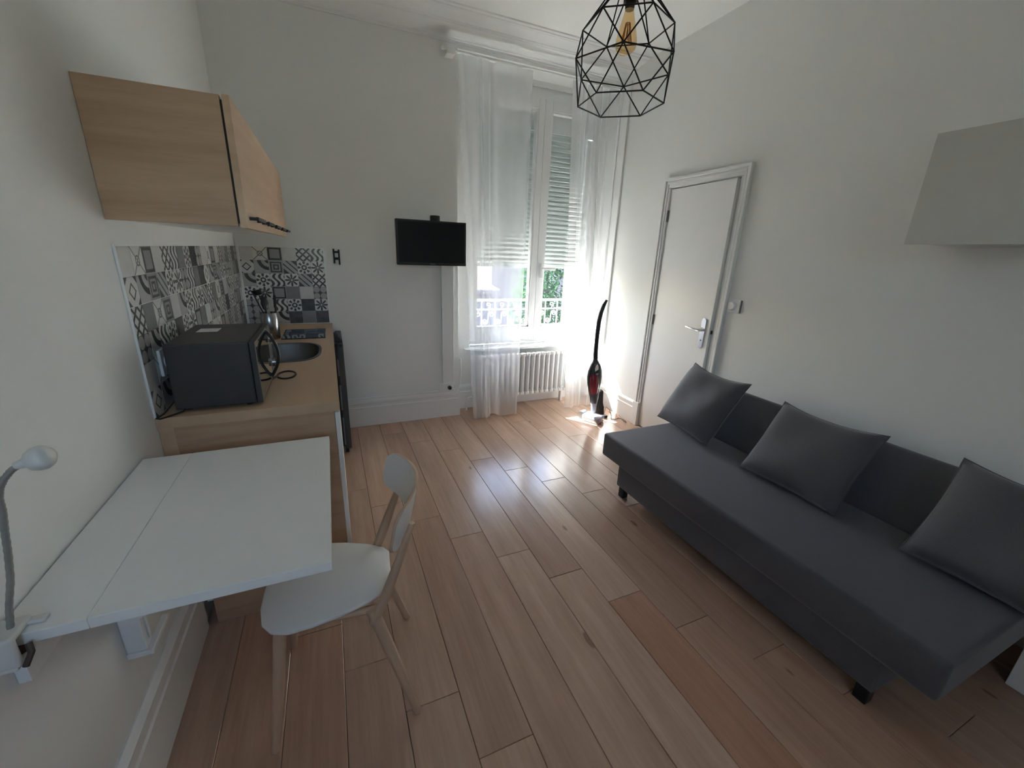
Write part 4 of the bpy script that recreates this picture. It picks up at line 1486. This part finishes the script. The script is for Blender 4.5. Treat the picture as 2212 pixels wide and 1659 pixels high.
# ================================================================== PENDANT
PX, PY = 0.911, 1.28
pd = thing('pendant_lamp', 'black geometric wire cage pendant with an amber bulb', 'pendant lamp', (PX, PY, 1.97))
def ring(z, r, a0, cx=PX, cy=PY):
    return [Vector((cx + r * math.cos(a0 + k * PI / 3), cy + r * math.sin(a0 + k * PI / 3), z)) for k in range(6)]
A0 = math.radians(-8)
up = ring(2.176, 0.137, A0 + PI / 6)
md = ring(2.072, 0.163, A0)
lo = ring(1.968, 0.135, A0 + PI / 6)
tp = ring(2.30, 0.030, A0)
mb = MB()
WR = 0.0022
def strut(a, b):
    mb.tube([a, b], WR, 6)
for R_ in (up, md, lo):
    for k in range(6):
        strut(R_[k], R_[(k + 1) % 6])
for k in range(6):
    # vertex k of md at A0+60k ; up[k] at +30 -> neighbours md[k], md[k+1]
    strut(up[k], md[k]); strut(up[k], md[(k + 1) % 6])
    strut(lo[k], md[k]); strut(lo[k], md[(k + 1) % 6])
    strut(up[k], tp[k]); strut(up[k], tp[(k + 1) % 6])
    strut(tp[k], tp[(k + 1) % 6])
for R_ in (up, md, lo):
    for v in R_:
        mb.lathe([(0, -0.003), (0.003, 0), (0, 0.003)], v, 6)
obj('wire_cage', mb, 'black_metal', pd)
obj('lamp_holder', MB().lathe([(0, 2.335), (0.016, 2.333), (0.022, 2.31), (0.033, 2.300), (0.033, 2.294), (0.021, 2.290), (0.020, 2.236), (0.017, 2.234), (0, 2.234)], (PX, PY, 0), 20), 'brown', pd, smooth=40)
bulb = obj('bulb', MB().lathe([(0.0135, 2.226), (0.0135, 2.215), (0.017, 2.200), (0.025, 2.170), (0.031, 2.145), (0.0325, 2.130), (0.030, 2.118), (0.020, 2.108), (0.009, 2.104), (0, 2.103)], (PX, PY, 0), 24), 'bulb', pd, smooth=60)
mb = MB()
for k in range(8):
    a0, a1 = 2 * PI * k / 8, 2 * PI * (k + 0.5) / 8
    mb.tube([(PX + 0.006 * math.cos(a0), PY + 0.006 * math.sin(a0), 2.185), (PX + 0.016 * math.cos(a1), PY + 0.016 * math.sin(a1), 2.135)], 0.0016, 5)
obj('filament', mb, 'filament', bulb)
obj('bulb_cap', MB().lathe([(0, 2.236), (0.0135, 2.236), (0.0145, 2.228), (0.0135, 2.218), (0, 2.218)], (PX, PY, 0), 18), 'brown', pd, smooth=40)
obj('cord', MB().tube([(PX, PY, 2.33), (PX, PY, 3.03)], 0.0035, 8), 'black', pd)
obj('ceiling_rose', MB().lathe([(0, 3.0545), (0.045, 3.0545), (0.045, 3.035), (0.02, 3.025), (0, 3.025)], (PX, PY, 0), 24), 'black', pd, smooth=40)

# ================================================================== VACUUM CLEANER
vc = thing('stick_vacuum', 'upright cordless stick vacuum with a dark red body in the corner', 'vacuum cleaner', (2.22, 3.05, 0))
VY = 3.06
obj('handle', MB().tube([(2.196, VY, 0.60), (2.192, VY, 0.65), (2.189, VY, 0.75), (2.188, VY, 0.86), (2.191, VY, 0.95), (2.203, VY, 1.02), (2.225, VY, 1.085), (2.252, VY, 1.135)],
                        [0.022, 0.021, 0.020, 0.0205, 0.0205, 0.020, 0.017, 0.011], 12), 'black', vc, smooth=60)
def body_ring(z):
    pass
secs = [(0.600, 2.196, 0.018, 0.018), (0.575, 2.200, 0.030, 0.026), (0.54, 2.203, 0.052, 0.034), (0.49, 2.204, 0.070, 0.044), (0.43, 2.206, 0.077, 0.050),
        (0.37, 2.209, 0.073, 0.050), (0.31, 2.213, 0.061, 0.044), (0.25, 2.218, 0.048, 0.038), (0.20, 2.222, 0.039, 0.034), (0.165, 2.226, 0.031, 0.028)]
m_ = MB()
prev = None
for z, cx, rx, ry in secs:
    rg = [m_.bm.verts.new((cx + rx * math.cos(2 * PI * k / 20), VY + ry * math.sin(2 * PI * k / 20), z)) for k in range(20)]
    if prev:
        for k in range(20):
            m_.bm.faces.new((prev[k], prev[(k + 1) % 20], rg[(k + 1) % 20], rg[k]))
    else:
        m_.bm.faces.new(rg)
    prev = rg
m_.bm.faces.new(prev[::-1])
vb = obj('vacuum_body', m_, 'black', vc, smooth=60)
# dark red dust tank on the front, and a loop grip above it
m_ = MB()
prev = None
for z, cx, rx, ry in ((0.470, 2.186, 0.026, 0.012), (0.455, 2.186, 0.040, 0.024), (0.41, 2.188, 0.050, 0.036), (0.36, 2.192, 0.048, 0.037), (0.30, 2.198, 0.040, 0.032), (0.27, 2.202, 0.030, 0.022)):
    rg = [m_.bm.verts.new((cx + rx * math.cos(2 * PI * k / 18), VY - 0.026 + ry * math.sin(2 * PI * k / 18), z)) for k in range(18)]
    if prev:
        for k in range(18):
            m_.bm.faces.new((prev[k], prev[(k + 1) % 18], rg[(k + 1) % 18], rg[k]))
    else:
        m_.bm.faces.new(rg)
    prev = rg
m_.bm.faces.new(prev[::-1])
obj('dust_tank', m_, 'red', vc, smooth=60)
mb = MB().lathe([(0, -0.002), (0.8, -0.001), (1.0, 0.0), (0.8, 0.001), (0, 0.002)], (0, 0, 0), 20)
mb.xform(Matrix.Translation((2.192, VY - 0.040, 0.515)) @ Matrix.Rotation(PI / 2, 4, 'X') @ Matrix.Diagonal((0.022, 0.044, 1, 1)))
obj('grip_opening', mb, 'milk', vc, smooth=60)
pts = [(2.192 + 0.026 * math.cos(a), VY - 0.042, 0.515 + 0.048 * math.sin(a)) for a in [2 * PI * k / 20 for k in range(21)]]
obj('grip_loop', MB().tube(pts, 0.006, 8), 'black', vc, smooth=60)
obj('power_button', MB().box(2.178, 2.202, VY - 0.062, VY - 0.052, 0.462, 0.476, 0.003), 'purple_grey', vc)
obj('neck_tube', MB().tube([(2.226, VY, 0.17), (2.230, VY - 0.004, 0.10), (2.226, VY - 0.012, 0.045)], [0.027, 0.025, 0.022], 12), 'grey_plastic', vc, smooth=50)
# floor head: wide brush nozzle lying across, dark roller at the left
m_ = MB().box(-0.095, 0.085, -0.062, 0.062, 0.006, 0.066, 0.018, 3)
m_.xform(Matrix.Translation((2.205, 3.005, 0)) @ Matrix.Rotation(math.radians(-62), 4, 'Z'))
nz = obj('floor_nozzle', m_, 'purple_grey', vc, smooth=50)
m_ = MB().box(-0.085, 0.075, -0.067, -0.052, 0.006, 0.048, 0.004, 2)
m_.xform(Matrix.Translation((2.205, 3.005, 0)) @ Matrix.Rotation(math.radians(-62), 4, 'Z'))
obj('nozzle_lip', m_, 'grey_plastic', nz)
m_ = MB().tube([(2.118, 3.095, 0.038), (2.185, 3.130, 0.038)], 0.036, 16)
obj('brush_roller', m_, 'grey_dark', vc, smooth=50)
# charging stand and its cable
cs = thing('charging_dock', 'black charging stand behind the stick vacuum', 'charging dock', (2.31, 3.06, 0))
mb = MB().box(2.268, 2.388, 3.030, 3.150, 0.0, 0.024, 0.006)
obj('dock_base', mb, 'black', cs)
mb = MB().prism([(2.272, 0.022), (2.374, 0.022), (2.366, 0.09), (2.346, 0.15), (2.338, 0.26), (2.328, 0.275), (2.318, 0.245), (2.308, 0.275), (2.298, 0.26), (2.276, 0.14)], 'y', 3.075, 3.115)
obj('dock_post', mb, 'black', cs)
pts = [(2.394, 3.10, 0.012), (2.412, 3.115, 0.06), (2.435, 3.14, 0.075), (2.455, 3.10, 0.05), (2.44, 3.04, 0.01), (2.40, 2.985, 0.0045), (2.43, 2.965, 0.0045), (2.48, 2.985, 0.0045), (2.505, 2.955, 0.0045), (2.500, 2.89, 0.0045), (2.485, 2.865, 0.0045), (2.475, 2.89, 0.0045), (2.49, 2.94, 0.0045), (2.52, 2.99, 0.0045), (2.535, 3.05, 0.006)]
fine = []
for i in range(len(pts) - 1):
    for k in range(3):
        fine.append(Vector(pts[i]).lerp(Vector(pts[i + 1]), k / 3))
fine.append(Vector(pts[-1]))
o = obj('charger_cable', MB().tube(fine, 0.0035, 6), 'grey_seal', at=(2.45, 2.98, 0), smooth=True)
tag(o, 'thin grey charger cable curled on the floor by the door', 'cable')
